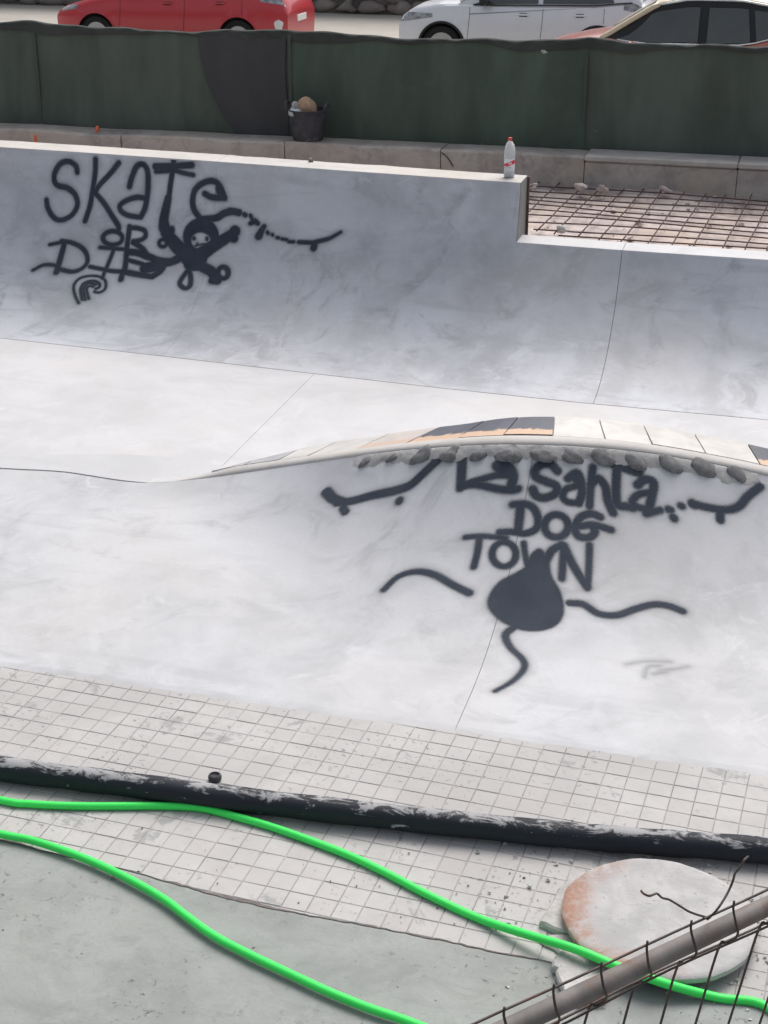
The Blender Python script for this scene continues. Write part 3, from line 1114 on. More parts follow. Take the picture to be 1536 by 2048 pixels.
for k, x in enumerate(mx_):
    L_ = bank_len(x)[1][-1]
    wob = 0.012 * math.sin(x * 21) + 0.008 * math.sin(x * 47 + 1)
    e_ = min(1, k / 8, (149 - k) / 8)
    row = []
    for t_, h_m in ((0.002, 0.003), (0.010, 0.007), (0.03, 0.008), (0.05, 0.007), (0.068 + wob, 0.003), (0.085 + wob, -0.003)):
        q_ = bank_pts(np.array([[x, L_ - t_]]))[0]
        d_ = bank_pts(np.array([[x, L_ - t_ - 0.01]]))[0] - q_
        n_ = np.cross(np.array([1.0, 0, 0]), -d_); n_ /= np.linalg.norm(n_)
        row.append(q_ + n_ * (h_m * e_ + rs.normal() * 0.0022 * e_ - 0.004 * (1 - e_)))
    rows.append(row)
mort.grid(np.array(rows))
mort.build('mortar_bed', M['mortar'], bank, True)

# slightly greyer lens-shaped patch of floor where the bank dies out
s1 = [(x, float(lipY(x)) + 0.004) for x in np.linspace(-7.0, -3.3, 44)]
s2 = [tuple(p[:2]) for p in spline([(-7.0, 8.27), (-5.6, 8.36), (-4.96, 8.49), (-4.56, 8.637), (-4.176, 8.743), (-3.899, 8.762), (-3.6, 8.76), (-3.35, 8.66)], 5)]
MB().prism(s1 + s2[::-1], -0.0016, 0.012).build('floor_patch', M['lens'], floor)

# ------------------------------------------------------------------ bed behind the wall, rebar, kerb
bx_ = np.linspace(-12, 6, 110); A = np.zeros((110, 26, 3))
for i, x in enumerate(bx_):
    for j, y in enumerate(np.linspace(float(wall_base(x)) + (QR + 0.06 if x < X_END else QR - 0.07), 14.75, 26)):
        z = 0.70 + 0.02 * math.sin(x * 2.1 + y) * math.sin(y * 3.0) + rng.normal() * 0.006
        if y > 14.2: z += (y - 14.2) * (0.10 + 0.07 * math.sin(x * 3.7) + rng.normal() * 0.03)
        A[i, j] = (x, y, z)
bed = MB().grid(A, flip=True).build('mortar_bed_ground', M['bed'], None, True)
bed['kind'] = 'structure'

rb = empty('rebar_mesh', (-0.2, 13.3, 0.72), 'rusty steel rebar grid lying on mortar behind the low ramp', 'rebar mesh')
a3 = R(3.2)
ex, ey = np.array([math.cos(a3), -math.sin(a3)]), np.array([math.sin(a3), math.cos(a3)])
O = np.array([-0.2, 13.3])
rs = np.random.default_rng(3)
for i in range(11):
    yy = -1.02 + 0.205 * i + rs.normal() * 0.012
    x0, x1 = -2.45 + rs.normal() * 0.04, 4.2
    if i < 3: x0 = -1.95 + 0.5 * (i == 0) + 0.25 * (i == 1)
    pts = []
    for s in np.linspace(x0, x1, 16):
        q = O + ex * s + ey * yy
        pts.append((q[0], q[1], 0.755 + 0.012 * math.sin(s * 1.7 + i) + rs.normal() * 0.002))
    MB().tube(pts, 0.0065, 6).build('bar', M['rebar'], rb, True)
for i in range(-3, 33):
    s = -2.1 + 0.192 * i + rs.normal() * 0.012
    y0, y1 = -1.08 + rs.uniform(-.06, .03), 1.12 + rs.uniform(-.05, .08)
    if i < 5: y0 += 0.36 - max(i, -2) * 0.06
    pts = []
    for yy in np.linspace(y0, y1, 8):
        q = O + ex * (s + rs.normal() * 0.003) + ey * yy
        pts.append((q[0], q[1], 0.768 + 0.010 * math.sin(yy * 2 + i) + (0.02 if i % 4 == 1 and yy > 0.9 else 0)))
    pts = [q for q in pts if q[0] > X_END + 0.03 or q[1] > 12.42]
    if len(pts) < 3: continue
    MB().tube(pts, 0.0065, 6).build('bar', M['rebar'], rb, True)

KY = 14.56
kw = empty('kerb_wall', (-3, KY + 0.17, 0.6), 'low rough concrete kerb under the green screened fence', 'wall')
kj = [-12.5, -9.6, -6.75, -5.0, -3.42, -2.03]
rs = np.random.default_rng(11)
for i in range(len(kj) - 1):
    x0, x1 = kj[i] + 0.004, kj[i + 1] - 0.004
    n = max(6, int((x1 - x0) / 0.09))
    xs = np.linspace(x0, x1, n)
    dz = np.convolve(rs.normal(size=n + 8), np.ones(9) / 9, 'valid') * 0.022
    dy = np.convolve(rs.normal(size=n + 8), np.ones(9) / 9, 'valid') * 0.014
    zt = 1.03 + rs.normal() * 0.005
    rows = []
    for k, x in enumerate(xs):
        c = rs.normal() * 0.004
        rows.append([(x, KY + dy[k], 0.55), (x, KY + dy[k] * 1.2 + c, 0.85), (x, KY + dy[k], zt + dz[k] - 0.02), (x, KY + 0.018 + c, zt + dz[k]), (x, KY + 0.34, zt + dz[k] * 0.5), (x, KY + 0.34, 0.4)])
    A = np.array(rows)
    mb = MB().grid(A, flip=True)
    for e, fl in ((0, 0), (-1, 1)):
        mb.add(A[e], [list(range(6))[::-1] if fl else list(range(6))])
    mb.build('kerb_block', M['kerb'], kw)
for x0, x1 in ((-2.03, -0.62), (-0.62, 1.2), (1.2, 3.4), (3.4, 6.2)):
    kb = MB().box(((x0 + x1) / 2, KY + 0.17, 0.76), (x1 - x0 - 0.006, 0.33, 0.46), 0, 0.012).build('kerb_block', M['kerb'], kw)
    MB().box(((x0 + x1) / 2, KY + 0.16, 1.025), (x1 - x0 - 0.006, 0.37, 0.055), 0, 0.012).build('kerb_cap', M['kerbtop'], kb)
# crack-like dark flaw on the kerb face
zz = [(883, 305), (893, 313), (900, 322), (906, 333)]
MB().tube([aty(u, v, KY - 0.002) for u, v in zz], 0.006, 5).build('crack', M['joint'], kw)

# ------------------------------------------------------------------ screened fence
FY = 14.97
fn = empty('screened_fence', (-3.5, FY, 1.04), 'green shade net stretched on a low fence before the parked cars', 'fence')
POSTS = [-11.0, -7.83, -5.06, -2.12, 0.9, 3.9]


def net_top(x):
    z = 2.045 + 0.0 * x
    for a, b in zip(POSTS[:-1], POSTS[1:]):
        if a <= x <= b:
            s = (x - a) / (b - a)
            z -= 0.045 * 4 * s * (1 - s) * (1.0 if a < -2.5 else 0.6)
    return z + 0.008 * math.sin(x * 5.3) + 0.006 * math.sin(x * 11.7)


def net_y(x, z):
    k = (z - 1.03)
    return FY + 0.025 * math.sin(x * 2.6 + 1.2 * z) + 0.012 * math.sin(x * 7.1 + z * 2.0) + 0.012 * math.sin(z * 6 + x) * (1 - k * 0.5)


def net_panel(x0, x1, mat, dy=0.0, left=None, zb=0.94):
    xs = np.linspace(x0, x1, max(8, int((x1 - x0) / 0.06)))
    rows = []
    for x in xs:
        zt = net_top(x)
        rows.append([(x, net_y(x, zb + (zt - zb) * s) + dy, zb + (zt - zb) * s) for s in np.linspace(0, 1, 20)])
    return MB().grid(np.array(rows)).build('net_panel', mat, fn, True)


net_panel(-11.0, -7.83, M['net'], 0.0)
net_panel(-7.83, -5.04, M['net'], 0.004)
net_panel(-5.08, -2.10, M['net2'], -0.008)
net_panel(-2.14, 0.92, M['net'], 0.003)
net_panel(0.9, 3.9, M['net2'], 0.0)
# black strip of net hung over the green one
rows = []
for s in np.linspace(0, 1, 20):
    x1 = -5.10 + 0.01 * math.sin(s * 7)
    xl = -5.98 + 0.40 * (1 - s) ** 2.2 - 0.02 * s
    row = []
    for x in np.linspace(xl, x1, 16):
        zt = net_top(x) - 0.02
        z = 0.95 + (zt - 0.95) * s
        row.append((x, net_y(x, z) - 0.022, z))
    rows.append(row)
MB().grid(np.array(rows), flip=True).build('black_net_strip', M['net_black'], fn, True)
# doubled hem along the top
for a, b in zip(POSTS[:-1], POSTS[1:]):
    rows = []
    for x in np.linspace(a, b, 110):
        zt = net_top(x)
        w = 0.06 + 0.035 * math.sin(x * 2.3 + 0.4) + 0.012 * math.sin(x * 6.3)
        y = net_y(x, zt)
        rows.append([(x, y - 0.024, zt - w), (x, y - 0.030 - 0.008 * math.sin(x * 31), zt - w * 0.5), (x, y - 0.026, zt + 0.004 * math.sin(x * 23)), (x, y + 0.01, zt + 0.012), (x, y + 0.03, zt - 0.03)])
    MB().grid(np.array(rows), flip=True).build('hem', M['hem'], fn, True)
for x in POSTS:
    MB().tube([(x, FY + 0.075, 0.95), (x, FY + 0.075, 1.5), (x, FY + 0.075, 2.03)], 0.024, 10).build('post', M['steel'], fn, True)
    MB().box((x, net_y(x, 1.5) - 0.018, 1.52), (0.035, 0.008, 0.98), 0, 0.003).build('lacing_strip', M['net_lace'], fn)

for i, (u, v, w_, h_m) in enumerate([(1088, 103, 0.05, 0.03), (946, 288, 0.03, 0.02), (966, 287, 0.025, 0.015), (1190, 261, 0.03, 0.012)]):
    p = aty(u, v, FY)
    pr = np.random.default_rng(70 + i)
    th = np.sort(pr.uniform(0, 2 * math.pi, 9))
    pts = [(p[0] + w_ * pr.uniform(.5, 1) * math.cos(a), net_y(p[0], p[2]) - 0.030, p[2] + h_m * pr.uniform(.5, 1) * math.sin(a)) for a in th]
    MB().add(pts, [list(range(9))]).build('dirt_splash', M['rag'] if i == 0 else M['net_spot'], fn)

# ------------------------------------------------------------------ things on the kerb and coping
def torn():
    V, Fc = blob((0, 0, 0), (0.05, 0.004, 0.03), 5, (8, 5), 0.3)
    return V, Fc


bp = atz(610, 283, 1.035)
bk = empty('rubber_bucket', (bp[0], KY + 0.17, 1.035), 'black rubber builders bucket standing on the kerb before the net', 'bucket')
bc = (bp[0], KY + 0.17, 1.035)
MB().lathe([(0.10, 0.006), (0.138, 0.0), (0.150, 0.012), (0.160, 0.10), (0.176, 0.22), (0.186, 0.285), (0.196, 0.292), (0.196, 0.302), (0.184, 0.302), (0.172, 0.22), (0.150, 0.05), (0.05, 0.03)], bc, 32, True).build('tub', M['rubber'], bk, True, 50)
for s in (-1, 1):
    pts = spline([(bc[0] + s * 0.186, bc[1] - 0.075, bc[2] + 0.29), (bc[0] + s * 0.205, bc[1] - 0.06, bc[2] + 0.345), (bc[0] + s * 0.215, bc[1], bc[2] + 0.362), (bc[0] + s * 0.205, bc[1] + 0.06, bc[2] + 0.345), (bc[0] + s * 0.186, bc[1] + 0.075, bc[2] + 0.29)], 5)
    MB().tube(pts, 0.012, 8).build('handle', M['rubber'], bk, True)
q = [bc[0] + 0.0, bc[1] - 0.1665, bc[2] + 0.165]
MB().add([(q[0] + x, q[1] + abs(x) * 0.15 + z * -0.09, q[2] + z) for x, z in ((-0.01, -0.012), (0.02, -0.016), (0.024, 0.01), (0.008, 0.006), (-0.004, 0.016))], [[0, 1, 2, 3, 4]]).build('splash_mark', M['ctile_cream'], bk)
V, Fc = blob((bc[0] + 0.0, bc[1] - 0.01, bc[2] + 0.29), (0.098, 0.10, 0.115), 21, (18, 12), 0.05)
tag(mobj('rounded_lump', V, Fc, M['tan'], None, True), 'rounded tan brown lump sticking out of the black bucket', 'stone')
V, Fc = blob((bc[0] - 0.105, bc[1] - 0.04, bc[2] + 0.30), (0.052, 0.07, 0.05), 33, (14, 9), 0.22)
tag(mobj('crumpled_plastic', V, Fc, M['rag'], None, True), 'pale crumpled plastic wad at the left rim of the bucket', 'plastic')

# bottle on the coping
bt = atz(1018, 354, H_HIGH + 0.004)
bl = (bt[0], bt[1], H_HIGH + 0.004)
bo = empty('water_bottle', bl, 'clear plastic water bottle with red cap standing on the ramp coping', 'bottle')
t = NT('bottle_plastic')
t.color((0.92, 0.95, 0.97)); t.rough(0.12); t.spec(0.5)
t.b.inputs['Transmission Weight'].default_value = 0.62
t.b.inputs['IOR'].default_value = 1.25
M['bottle'] = t.m
t = NT('bottle_label')
uvn = t.pos(obj=True)
sx = t.n('ShaderNodeSeparateXYZ'); t.l(uvn, sx.inputs[0])
e1 = t.math('ADD', sx.outputs['Z'], t.math('MULTIPLY', sx.outputs['X'], -0.42))
band = t.math('MULTIPLY', t.ramp(e1, 0.088, 0.096), t.ramp(e1, 0.128, 0.120))
ov = t.math('MULTIPLY', t.ramp(t.math('ABSOLUTE', t.math('ADD', sx.outputs['X'], -0.014)), 0.016, 0.011), t.ramp(t.math('ABSOLUTE', t.math('ADD', sx.outputs['Z'], -0.115)), 0.010, 0.006))
cl = t.mix(band, (0.72, 0.75, 0.78), (0.62, 0.035, 0.07))
cl = t.mix(t.math('MULTIPLY', ov, 0.8), cl, (0.75, 0.62, 0.66))
t.color(cl); t.rough(0.35)
M['blabel'] = t.m
M['water'] = plain('bottle_water', (0.55, 0.60, 0.64), 0.1, 0.02, 5, 0, 0.5, 0)
M['redcap'] = plain('red_cap', (0.58, 0.07, 0.03), 0.45, 0.05, 8, 0, 0.5, 0)
MB().lathe([(0.02, 0.004), (0.036, 0.0), (0.0435, 0.008), (0.044, 0.04), (0.042, 0.045), (0.044, 0.05), (0.044, 0.088), (0.0425, 0.09), (0.0425, 0.15), (0.044, 0.152), (0.044, 0.195), (0.043, 0.215), (0.036, 0.25), (0.024, 0.275), (0.0145, 0.285), (0.0145, 0.295), (0.013, 0.297)], bl, 28).build('body', M['bottle'], bo, True, 50)
MB().lathe([(0.0155, 0.288), (0.0165, 0.29), (0.0165, 0.308), (0.0145, 0.311)], bl, 18).build('cap', M['redcap'], bo, True, 40)
MB().lathe([(0.0432, 0.091), (0.0437, 0.093), (0.0437, 0.147), (0.0432, 0.149)], bl, 28, False).build('label', M['blabel'], bo, True)
MB().lathe([(0.03, 0.006), (0.0405, 0.012), (0.0405, 0.06), (0.03, 0.0605)], bl, 24).build('water', M['water'], bo, True, 40)

p = aty(195, 252, KY + 0.06)
V, Fc = blob((p[0], p[1], 1.035 + 0.022), (0.026, 0.026, 0.028), 8, (12, 8), 0.08)
tag(mobj('orange_knob', V, Fc, M['orange'], None, True), 'small orange plastic knob lying on the kerb near the net', 'cap')
p = aty(70, 268, KY - 0.16)
tag(MB().box((p[0], KY - 0.16, 0.86), (0.03, 0.02, 0.30), 0.2, 0.004).build('marker_stake', M['orange']), 'short orange marker stake before the kerb at far left', 'stake')
p = atz(620, 322, H_HIGH + 0.01)
V, Fc = blob((p[0], p[1], H_HIGH + 0.018), (0.02, 0.018, 0.02), 12, (9, 6), 0.15)
tag(mobj('pebble', V, Fc, M['stone'], None, True), 'small dark pebble on the ramp coping below the bucket', 'stone')

for i, (u, v, z, s, lb) in enumerate([(1125, 462, 0.76, 0.052, 'grey lump of concrete lying at the front of the rebar'), (1062, 374, 0.80, 0.05, 'broken mortar piece at the kerb foot just right of the bottle'),
                                      (1165, 377, 0.80, 0.06, 'largest mortar lump at the foot of the kerb behind the rebar'), (1205, 380, 0.80, 0.045, 'small mortar lump right of the largest one by the kerb'), (1330, 384, 0.79, 0.04, 'flat mortar crumb at the kerb foot, farthest right')]):
    p = atz(u, v, z)
    V, Fc = blob((p[0], min(p[1], KY - 0.04), z + s * 0.15), (s * 0.95, s * 0.7, s * 0.5), 60 + i, (12, 8), 0.3)
    tag(mobj('rubble_lump', V, Fc, M['bed'] if i else M['rubble'], None, True), lb, 'rubble', 'mortar lumps behind the ramp')

# ------------------------------------------------------------------ tiled pavement and apron
pav = MB().box((-1.5, 4.9, -0.06), (12.0, 2.6, 0.1)).build('pavement', M['grout'])
pav['kind'] = 'structure'
pav.data.materials[0] = M['grout']
# grout lies 3 mm below the tile faces
pav.location.z = 0.0
TP = 0.1005
at_ = R(3.0)
tx, ty = np.array([math.cos(at_), -math.sin(at_)]), np.array([math.sin(at_), math.cos(at_)])
tmb = MB(); h_ = TP / 2 - 0.0019
tmb.box((0, 0, -0.012), (2 * h_, 2 * h_, 0.024), 0, 0.0016)
tme = rawmesh('tile', tmb.v, tmb.f, M['tile'])
apx = [-8, -2.897, -2.431, -1.975, -1.647, -1.232, -0.788, -0.601, 0.4, 3]
apy = [4.75, 4.639, 4.592, 4.535, 4.514, 4.505, 4.494, 4.488, 4.45, 4.4]


def apron_y(x): return np.interp(x, apx, apy)


cells = []
org = np.array([-1.4, 4.52])
rs = np.random.default_rng(5)
for i in range(-60, 52):
    for j in range(-5, 18):
        c = org + tx * (i * TP) + ty * ((j + 0.5) * TP)
        if c[1] > EDGE_Y + 0.06 or c[1] < apron_y(c[0]) - 0.09 or c[0] < -6.5 or c[0] > 3.2: continue
        u, v = proj((c[0], c[1], 0))
        vis = -30 < u < 1566 and v < 2080
        cells.append((not vis, math.hypot(c[0], c[1]), c))
cells.sort(key=lambda q: (q[0], q[1]))
rest = MB()
for k, (nv, d, c) in enumerate(cells):
    dz = float(np.clip(rs.normal() * 0.0007, -0.0009, 0.0015))
    if k < 300:
        o = shared('tile', tme, (c[0], c[1], dz), pav, (rs.normal() * 0.003, rs.normal() * 0.003, -at_ + rs.normal() * 0.006))
    else:
        rest.box((c[0], c[1], -0.012 + dz), (2 * h_, 2 * h_, 0.024), -at_ + rs.normal() * 0.006, 0.0016)
ro = rest.build('tile_field', M['tile'], pav)
ro['kind'] = 'stuff'
for v_ in pav.data.vertices:
    if v_.co.z > -0.03: v_.co.z = -0.0021

# poured concrete apron over the near tiles, ragged front edge
ax = np.linspace(-8, 3, 420)
jag = np.convolve(rs.normal(size=420 + 14), np.ones(15) / 15, 'valid') * 0.014 + rs.normal(size=420) * 0.0018
rows = []
for x, jg in zip(ax, jag):
    y = float(apron_y(x)) + jg
    rows.append([(x, y + 0.003, -0.004), (x, y, 0.002), (x, y - 0.02, 0.004), (x, y - 0.4, 0.005), (x, 2.0, 0.005), (x, -1.5, 0.005)])
apron = MB().grid(np.array(rows)).build('concrete_apron', M['apron'])
apron['kind'] = 'structure'
rows = []
gw = np.clip(0.0035 + np.convolve(rs.normal(size=420 + 4), np.ones(5) / 5, 'valid') * 0.006, 0.0004, 0.016)
for x, jg, w_ in zip(ax, jag, gw):
    y = float(apron_y(x)) + jg
    rows.append([(x, y + 0.004 + w_, 0.0015), (x, y + 0.002, 0.0042), (x, y - 0.003 - w_ * 0.6, 0.0056)])
MB().grid(np.array(rows)).build('dirt_joint', M['dirt'], apron)

# ------------------------------------------------------------------ pipe, plug, hose
pp = [(-7.5, 4.93), (-5.0, 4.98), (-3.105, 5.039), (-2.577, 5.067), (-2.04, 5.09), (-1.404, 5.135), (-0.724, 5.196), (-0.327, 5.245), (0.133, 5.31), (1.2, 5.44), (3.2, 5.6)]
pl = spline([(x, y, 0.058) for x, y in pp], 14)
rr = 0.053 + 0.0015 * np.sin(np.arange(len(pl)) * 0.7)
tag(MB().tube(pl, rr, 22).build('plastic_pipe', M['pipe'], None, True, 60), 'long black plastic pipe dusted with cement lying across the tiles', 'pipe')
p = atz(430, 1560, 0.0)
MBp = MB().lathe([(0.020, 0.0), (0.028, 0.004), (0.030, 0.016), (0.026, 0.026), (0.020, 0.028), (0.016, 0.020), (0.006, 0.018)], (p[0], p[1], 0.001), 20)
tag(MBp.build('rubber_plug', M['rubber'], None, True, 50), 'small round black plug on the tiles just behind the pipe', 'cap')

HA = [(0,1600),(60,1608),(150,1612),(260,1612),(330,1612),(400,1616),(460,1630),(540,1653),(620,1681),(700,1712),(770,1745),(860,1792),(960,1838),(1060,1871),(1150,1898),(1230,1931),(1300,1957),(1360,1976),(1440,1996),(1536,2015)]
HB = [(0,1668),(60,1680),(130,1702),(200,1730),(270,1765),(330,1800),(380,1838),(430,1873),(500,1910),(580,1948),(660,1985),(740,2017),(800,2037),(850,2056)]


def hz(u):
    z = 0.017
    if 960 < u < 1440: z += 0.062 * float(ease(u, 960, 1150)) * float(ease(-u, -1440, -1290))
    return z


A_ = [atz(u, v, hz(u)) for u, v in HA]
B_ = [atz(u, v, 0.030) for u, v in HB]
loop = [(-3.55, 4.93, 0.02), (-4.2, 4.98, 0.02), (-4.75, 4.86, 0.02), (-4.7, 4.66, 0.025), (-4.1, 4.60, 0.028), (-3.5, 4.67, 0.03)]
hose = list(A_[::-1]) + [np.array(q) for q in loop] + list(B_) + [atz(950, 2096, 0.028), atz(1080, 2150, 0.028), atz(1300, 2230, 0.028)]
hose = [np.array((0.7, 4.15, 0.017)), np.array((0.35, 4.22, 0.017))] + hose
tag(MB().tube(spline(hose, 7), 0.0165, 12).build('garden_hose', M['green_hose'], None, True, 60), 'neon green hose running in two long curves across tiles and concrete', 'hose')

# ------------------------------------------------------------------ concrete disc and broken slabs
dc = np.array([-0.243, 4.775, 0.0])
dk = MB().lathe([(0.30, 0.0), (0.352, 0.002), (0.360, 0.010), (0.361, 0.030), (0.354, 0.037), (0.335, 0.0395), (0.2, 0.040), (0.05, 0.041)], (0, 0, 0), 72)
vv = np.array(dk.v)
an = np.arctan2(vv[:, 1], vv[:, 0])
k_ = 1 + 0.006 * np.sin(an * 5 + 1) + 0.004 * np.sin(an * 13) + 0.003 * np.sin(an * 29 + 2)
vv[:, 0] *= k_; vv[:, 1] *= k_
disc = mobj('concrete_disc', vv, dk.f, M['disc'], None, True, 40)
disc.location = (dc[0], dc[1], 0.034)
disc.rotation_euler = (R(-1.0), R(1.2), 0.4)
tag(disc, 'round concrete disc with rust-stained left rim lying on broken slab', 'disc')


def chunk(name, px, z0, z1, mat, label, bev=0.008, seed=1):
    rs_ = np.random.default_rng(seed)
    P = []
    base = [atz(u, v, z1)[:2] for u, v in px]
    n = len(base)
    for i in range(n):
        a, b = np.array(base[i]), np.array(base[(i + 1) % n])
        for s in (0, 0.34, 0.67):
            P.append(a + (b - a) * s + rs_.normal(size=2) * 0.004)
    return tag(MB().prism(P, z0, z1, bev).build(name, mat), label, 'slab')


chunk('broken_slab', [(1150, 1742), (1118, 1775), (1080, 1842), (1112, 1856), (1150, 1868), (1185, 1890), (1260, 1900), (1300, 1800), (1240, 1740)], 0.001, 0.030, M['rubble'], 'pale broken slab sticking out left from under the disc', seed=1)
chunk('broken_slab', [(1104, 1918), (1112, 1945), (1130, 1985), (1190, 1975), (1230, 1950), (1205, 1922), (1175, 1905), (1130, 1893)], 0.013, 0.045, M['rubble'], 'whitish triangular slab fragment in front of the disc beside the hose', seed=2)
chunk('broken_brick', [(1150, 1985), (1165, 2000), (1215, 1985), (1225, 1962), (1190, 1960)], 0.013, 0.050, M['rubble_brown'], 'reddish brown broken brick piece next to the whitish fragment', seed=3)
chunk('broken_slab', [(1096, 1868), (1080, 1878), (1120, 1905), (1170, 1905), (1180, 1885), (1140, 1868)], 0.002, 0.018, M['rubble'], 'thin grey slab sliver under the hose left of the disc', seed=4)

# ------------------------------------------------------------------ site fence panel close to the viewer
fp0, fp1 = atz(1010, 2060, 1.96), atz(1536, 1812, 1.96)
fd = (fp1 - fp0); fd /= np.linalg.norm(fd)
fnrm = np.cross(fd, np.array([0, 0, 1.0])); fnrm /= np.linalg.norm(fnrm)   # towards right/near side
if fnrm @ (EYE - fp0) < 0: fnrm = -fnrm
fup = np.array([0, 0, 1.0]) - fnrm * (-0.0)
LEAN = 0.0
best = None
for q in np.linspace(-1.2, 1.2, 241):
    w = -np.array([0, 0, 1.0]) + fnrm * q
    a = proj(fp0 + fd * 0.33); b = proj(fp0 + fd * 0.33 + w * 0.08)
    e = abs((b[0] - a[0]) / (b[1] - a[1]) + 0.27)
    if best is None or e < best[0]: best = (e, q)
LEAN = max(-0.45, min(0.45, best[1]))
fdown = -np.array([0, 0, 1.0]) + fnrm * LEAN
fdown /= np.linalg.norm(fdown)
TR = 0.0175
sf = empty('site_fence_panel', tuple(fp0 + fdown * 1.9), 'rusty tube-topped wire mesh site fence panel nearest the viewer', 'fence')
S0, S1 = -1.1, 1.9
MB().tube([fp0 + fd * s for s in np.linspace(S0, S1, 12)], TR, 18).build('top_tube', M['steel'], sf, True)
for s in (S0, S1):
    MB().tube([fp0 + fd * s, fp0 + fd * s + fdown * 1.9], TR, 14).build('side_tube', M['steel'], sf, True)
# verticals: measured knots along the upper wire
ks = []
for u, v in [(1114, 1990), (1208, 1938), (1298, 1893), (1384, 1848), (1466, 1806)]:
    d = ray(u, v)
    # nearest station on the tube line, seen along the ray
    A3 = np.column_stack([fd, -d]); r_ = np.linalg.lstsq(A3, EYE - (fp0 - fdown * 0.055), rcond=None)[0]
    ks.append(r_[0])
sp = float(np.mean(np.diff(ks)))
k0 = ks[0]
WR = 0.0024
toe = fnrm * (TR + WR + 0.001)
for dn, off in ((-0.052, 0.000), (0.042, 0.010), (0.062, -0.012), (0.62, 0.0), (0.9, 0), (1.2, 0), (1.5, 0), (1.8, 0)):
    pts = []
    for s in np.linspace(S0, S1, 40):
        pts.append(fp0 + fd * s + fdown * (dn + 0.003 * math.sin(s * 9 + dn * 40)) + fnrm * (off + 0.002 * math.sin(s * 13)))
    MB().tube(pts, WR, 6).build('wire', M['wire'], sf, True)
rs = np.random.default_rng(2)
i0, i1 = int((S0 - k0) / sp) - 0, int((S1 - k0) / sp)
for i in range(i0, i1 + 1):
    s = k0 + sp * i
    if s < S0 + 0.03 or s > S1 - 0.03: continue
    b = rs.normal() * 0.003
    pts = spline([fp0 + fd * (s + 0.0) + fdown * -0.062, fp0 + fd * (s - 0.002) + fdown * -0.045 + toe * 0.25, fp0 + fd * (s - 0.003 + b) + fdown * -0.022 + toe * 0.95,
                  fp0 + fd * (s + 0.006 + b) + fdown * 0.0 + toe * 1.08, fp0 + fd * (s + 0.010) + fdown * 0.022 + toe * 0.9, fp0 + fd * (s + 0.004) + fdown * 0.042 + toe * 0.35,
                  fp0 + fd * (s - 0.004) + fdown * 0.062, fp0 + fd * (s - 0.004) + fdown * 0.3, fp0 + fd * (s - 0.004) + fdown * 1.0, fp0 + fd * (s - 0.004) + fdown * 1.88], 6)
    MB().tube(pts, WR, 6).build('wire', M['wire'], sf, True)


def on_fence(x, y, off=0.0):
    u, v = 1040 + x / 3.097, 1680 + y / 3.097
    d = ray(u, v)
    n = np.cross(fd, fdown)
    t_ = ((fp0 + fnrm * off - EYE) @ n) / (d @ n)
    return EYE + d * t_


for poly_ in ([(750, 315), (770, 335), (800, 346), (828, 338), (850, 332), (880, 358), (920, 368), (960, 390), (1000, 415), (1040, 440), (1090, 460), (1145, 476), (1175, 482)],
              [(1160, 492), (1190, 465), (1225, 425), (1262, 370), (1295, 310), (1320, 250), (1330, 210), (1345, 190), (1368, 165), (1385, 130), (1412, 102)]):
    pts = [on_fence(x, y, 0.012 * math.sin(k * 0.9)) for k, (x, y) in enumerate(poly_)]
    MB().tube(spline(pts, 4), 0.0021, 6).build('tie_wire', M['wire'], sf, True)

# ------------------------------------------------------------------ far stone wall
sw = empty('stone_wall', (-12, 33.9, ROAD_Z), 'dark rubble stone wall across the street behind the cars', 'wall')
MB().box((-12, 34.35, ROAD_Z + 1.2), (60, 0.5, 2.4)).build('backing', M['masonry_joint'], sw)
rs = np.random.default_rng(9)
for row in range(4):
    x = -22.0 + rs.uniform(0, 0.5)
    zc = ROAD_Z + 0.16 + row * 0.30
    while x < -4.0:
        w = rs.uniform(0.35, 0.75)
        V, Fc = blob((x + w / 2, 34.06, zc + rs.normal() * 0.015), (w * 0.49, 0.13, 0.145), int(rs.integers(1e6)), (8, 5), 0.12)
        mobj('stone', V, Fc, M['masonry'], sw, True)
        x += w

# ------------------------------------------------------------------ cars
def paint(name, c, metal=0.0, rough=0.28):
    t = NT(name)
    t.color(c); t.rough(rough); t.spec(0.5)
    t.b.inputs['Metallic'].default_value = metal
    t.b.inputs['Coat Weight'].default_value = 0.6
    t.b.inputs['Coat Roughness'].default_value = 0.08
    return t.m


M['red'] = paint('car_red', (0.50, 0.022, 0.035))
M['silver'] = paint('car_silver', (0.74, 0.76, 0.80), 0.2, 0.34)
M['coral'] = paint('car_coral', (0.50, 0.16, 0.12))
M['cream'] = paint('car_cream_roof', (0.66, 0.56, 0.40))
M['crease'] = paint('car_crease_painted_shade', (0.25, 0.26, 0.28), 0.2, 0.4)  # darker body tone, shade of the door crease put into colour
M['chrome'] = paint('car_bright_trim', (0.75, 0.77, 0.8), 0.7, 0.25)
M['glass'] = plain('car_glass', (0.075, 0.085, 0.085), 0.08, 0.1, 2, 0, 0.7, 0)
M['blacktrim'] = plain('car_black_trim', (0.022, 0.022, 0.024), 0.6, 0.1, 6, 0, 0.4, 0)
M['tyre'] = plain('tyre', (0.02, 0.02, 0.021), 0.85, 0.1, 9, 0, 0.3, 0)
M['rim'] = plain('alloy_rim', (0.4, 0.41, 0.42), 0.35, 0.05, 9, 0.8, 0.5, 0)
M['lamp'] = plain('lamp_lens', (0.34, 0.35, 0.37), 0.08, 0.5, 14, 0.3, 0.8, 0)
M['tail'] = plain('tail_lens', (0.5, 0.02, 0.03), 0.12, 0.1, 10, 0, 0.7, 0)
M['plate'] = plain('number_plate', (0.8, 0.8, 0.78), 0.4, 0.02, 4, 0, 0.5, 0)


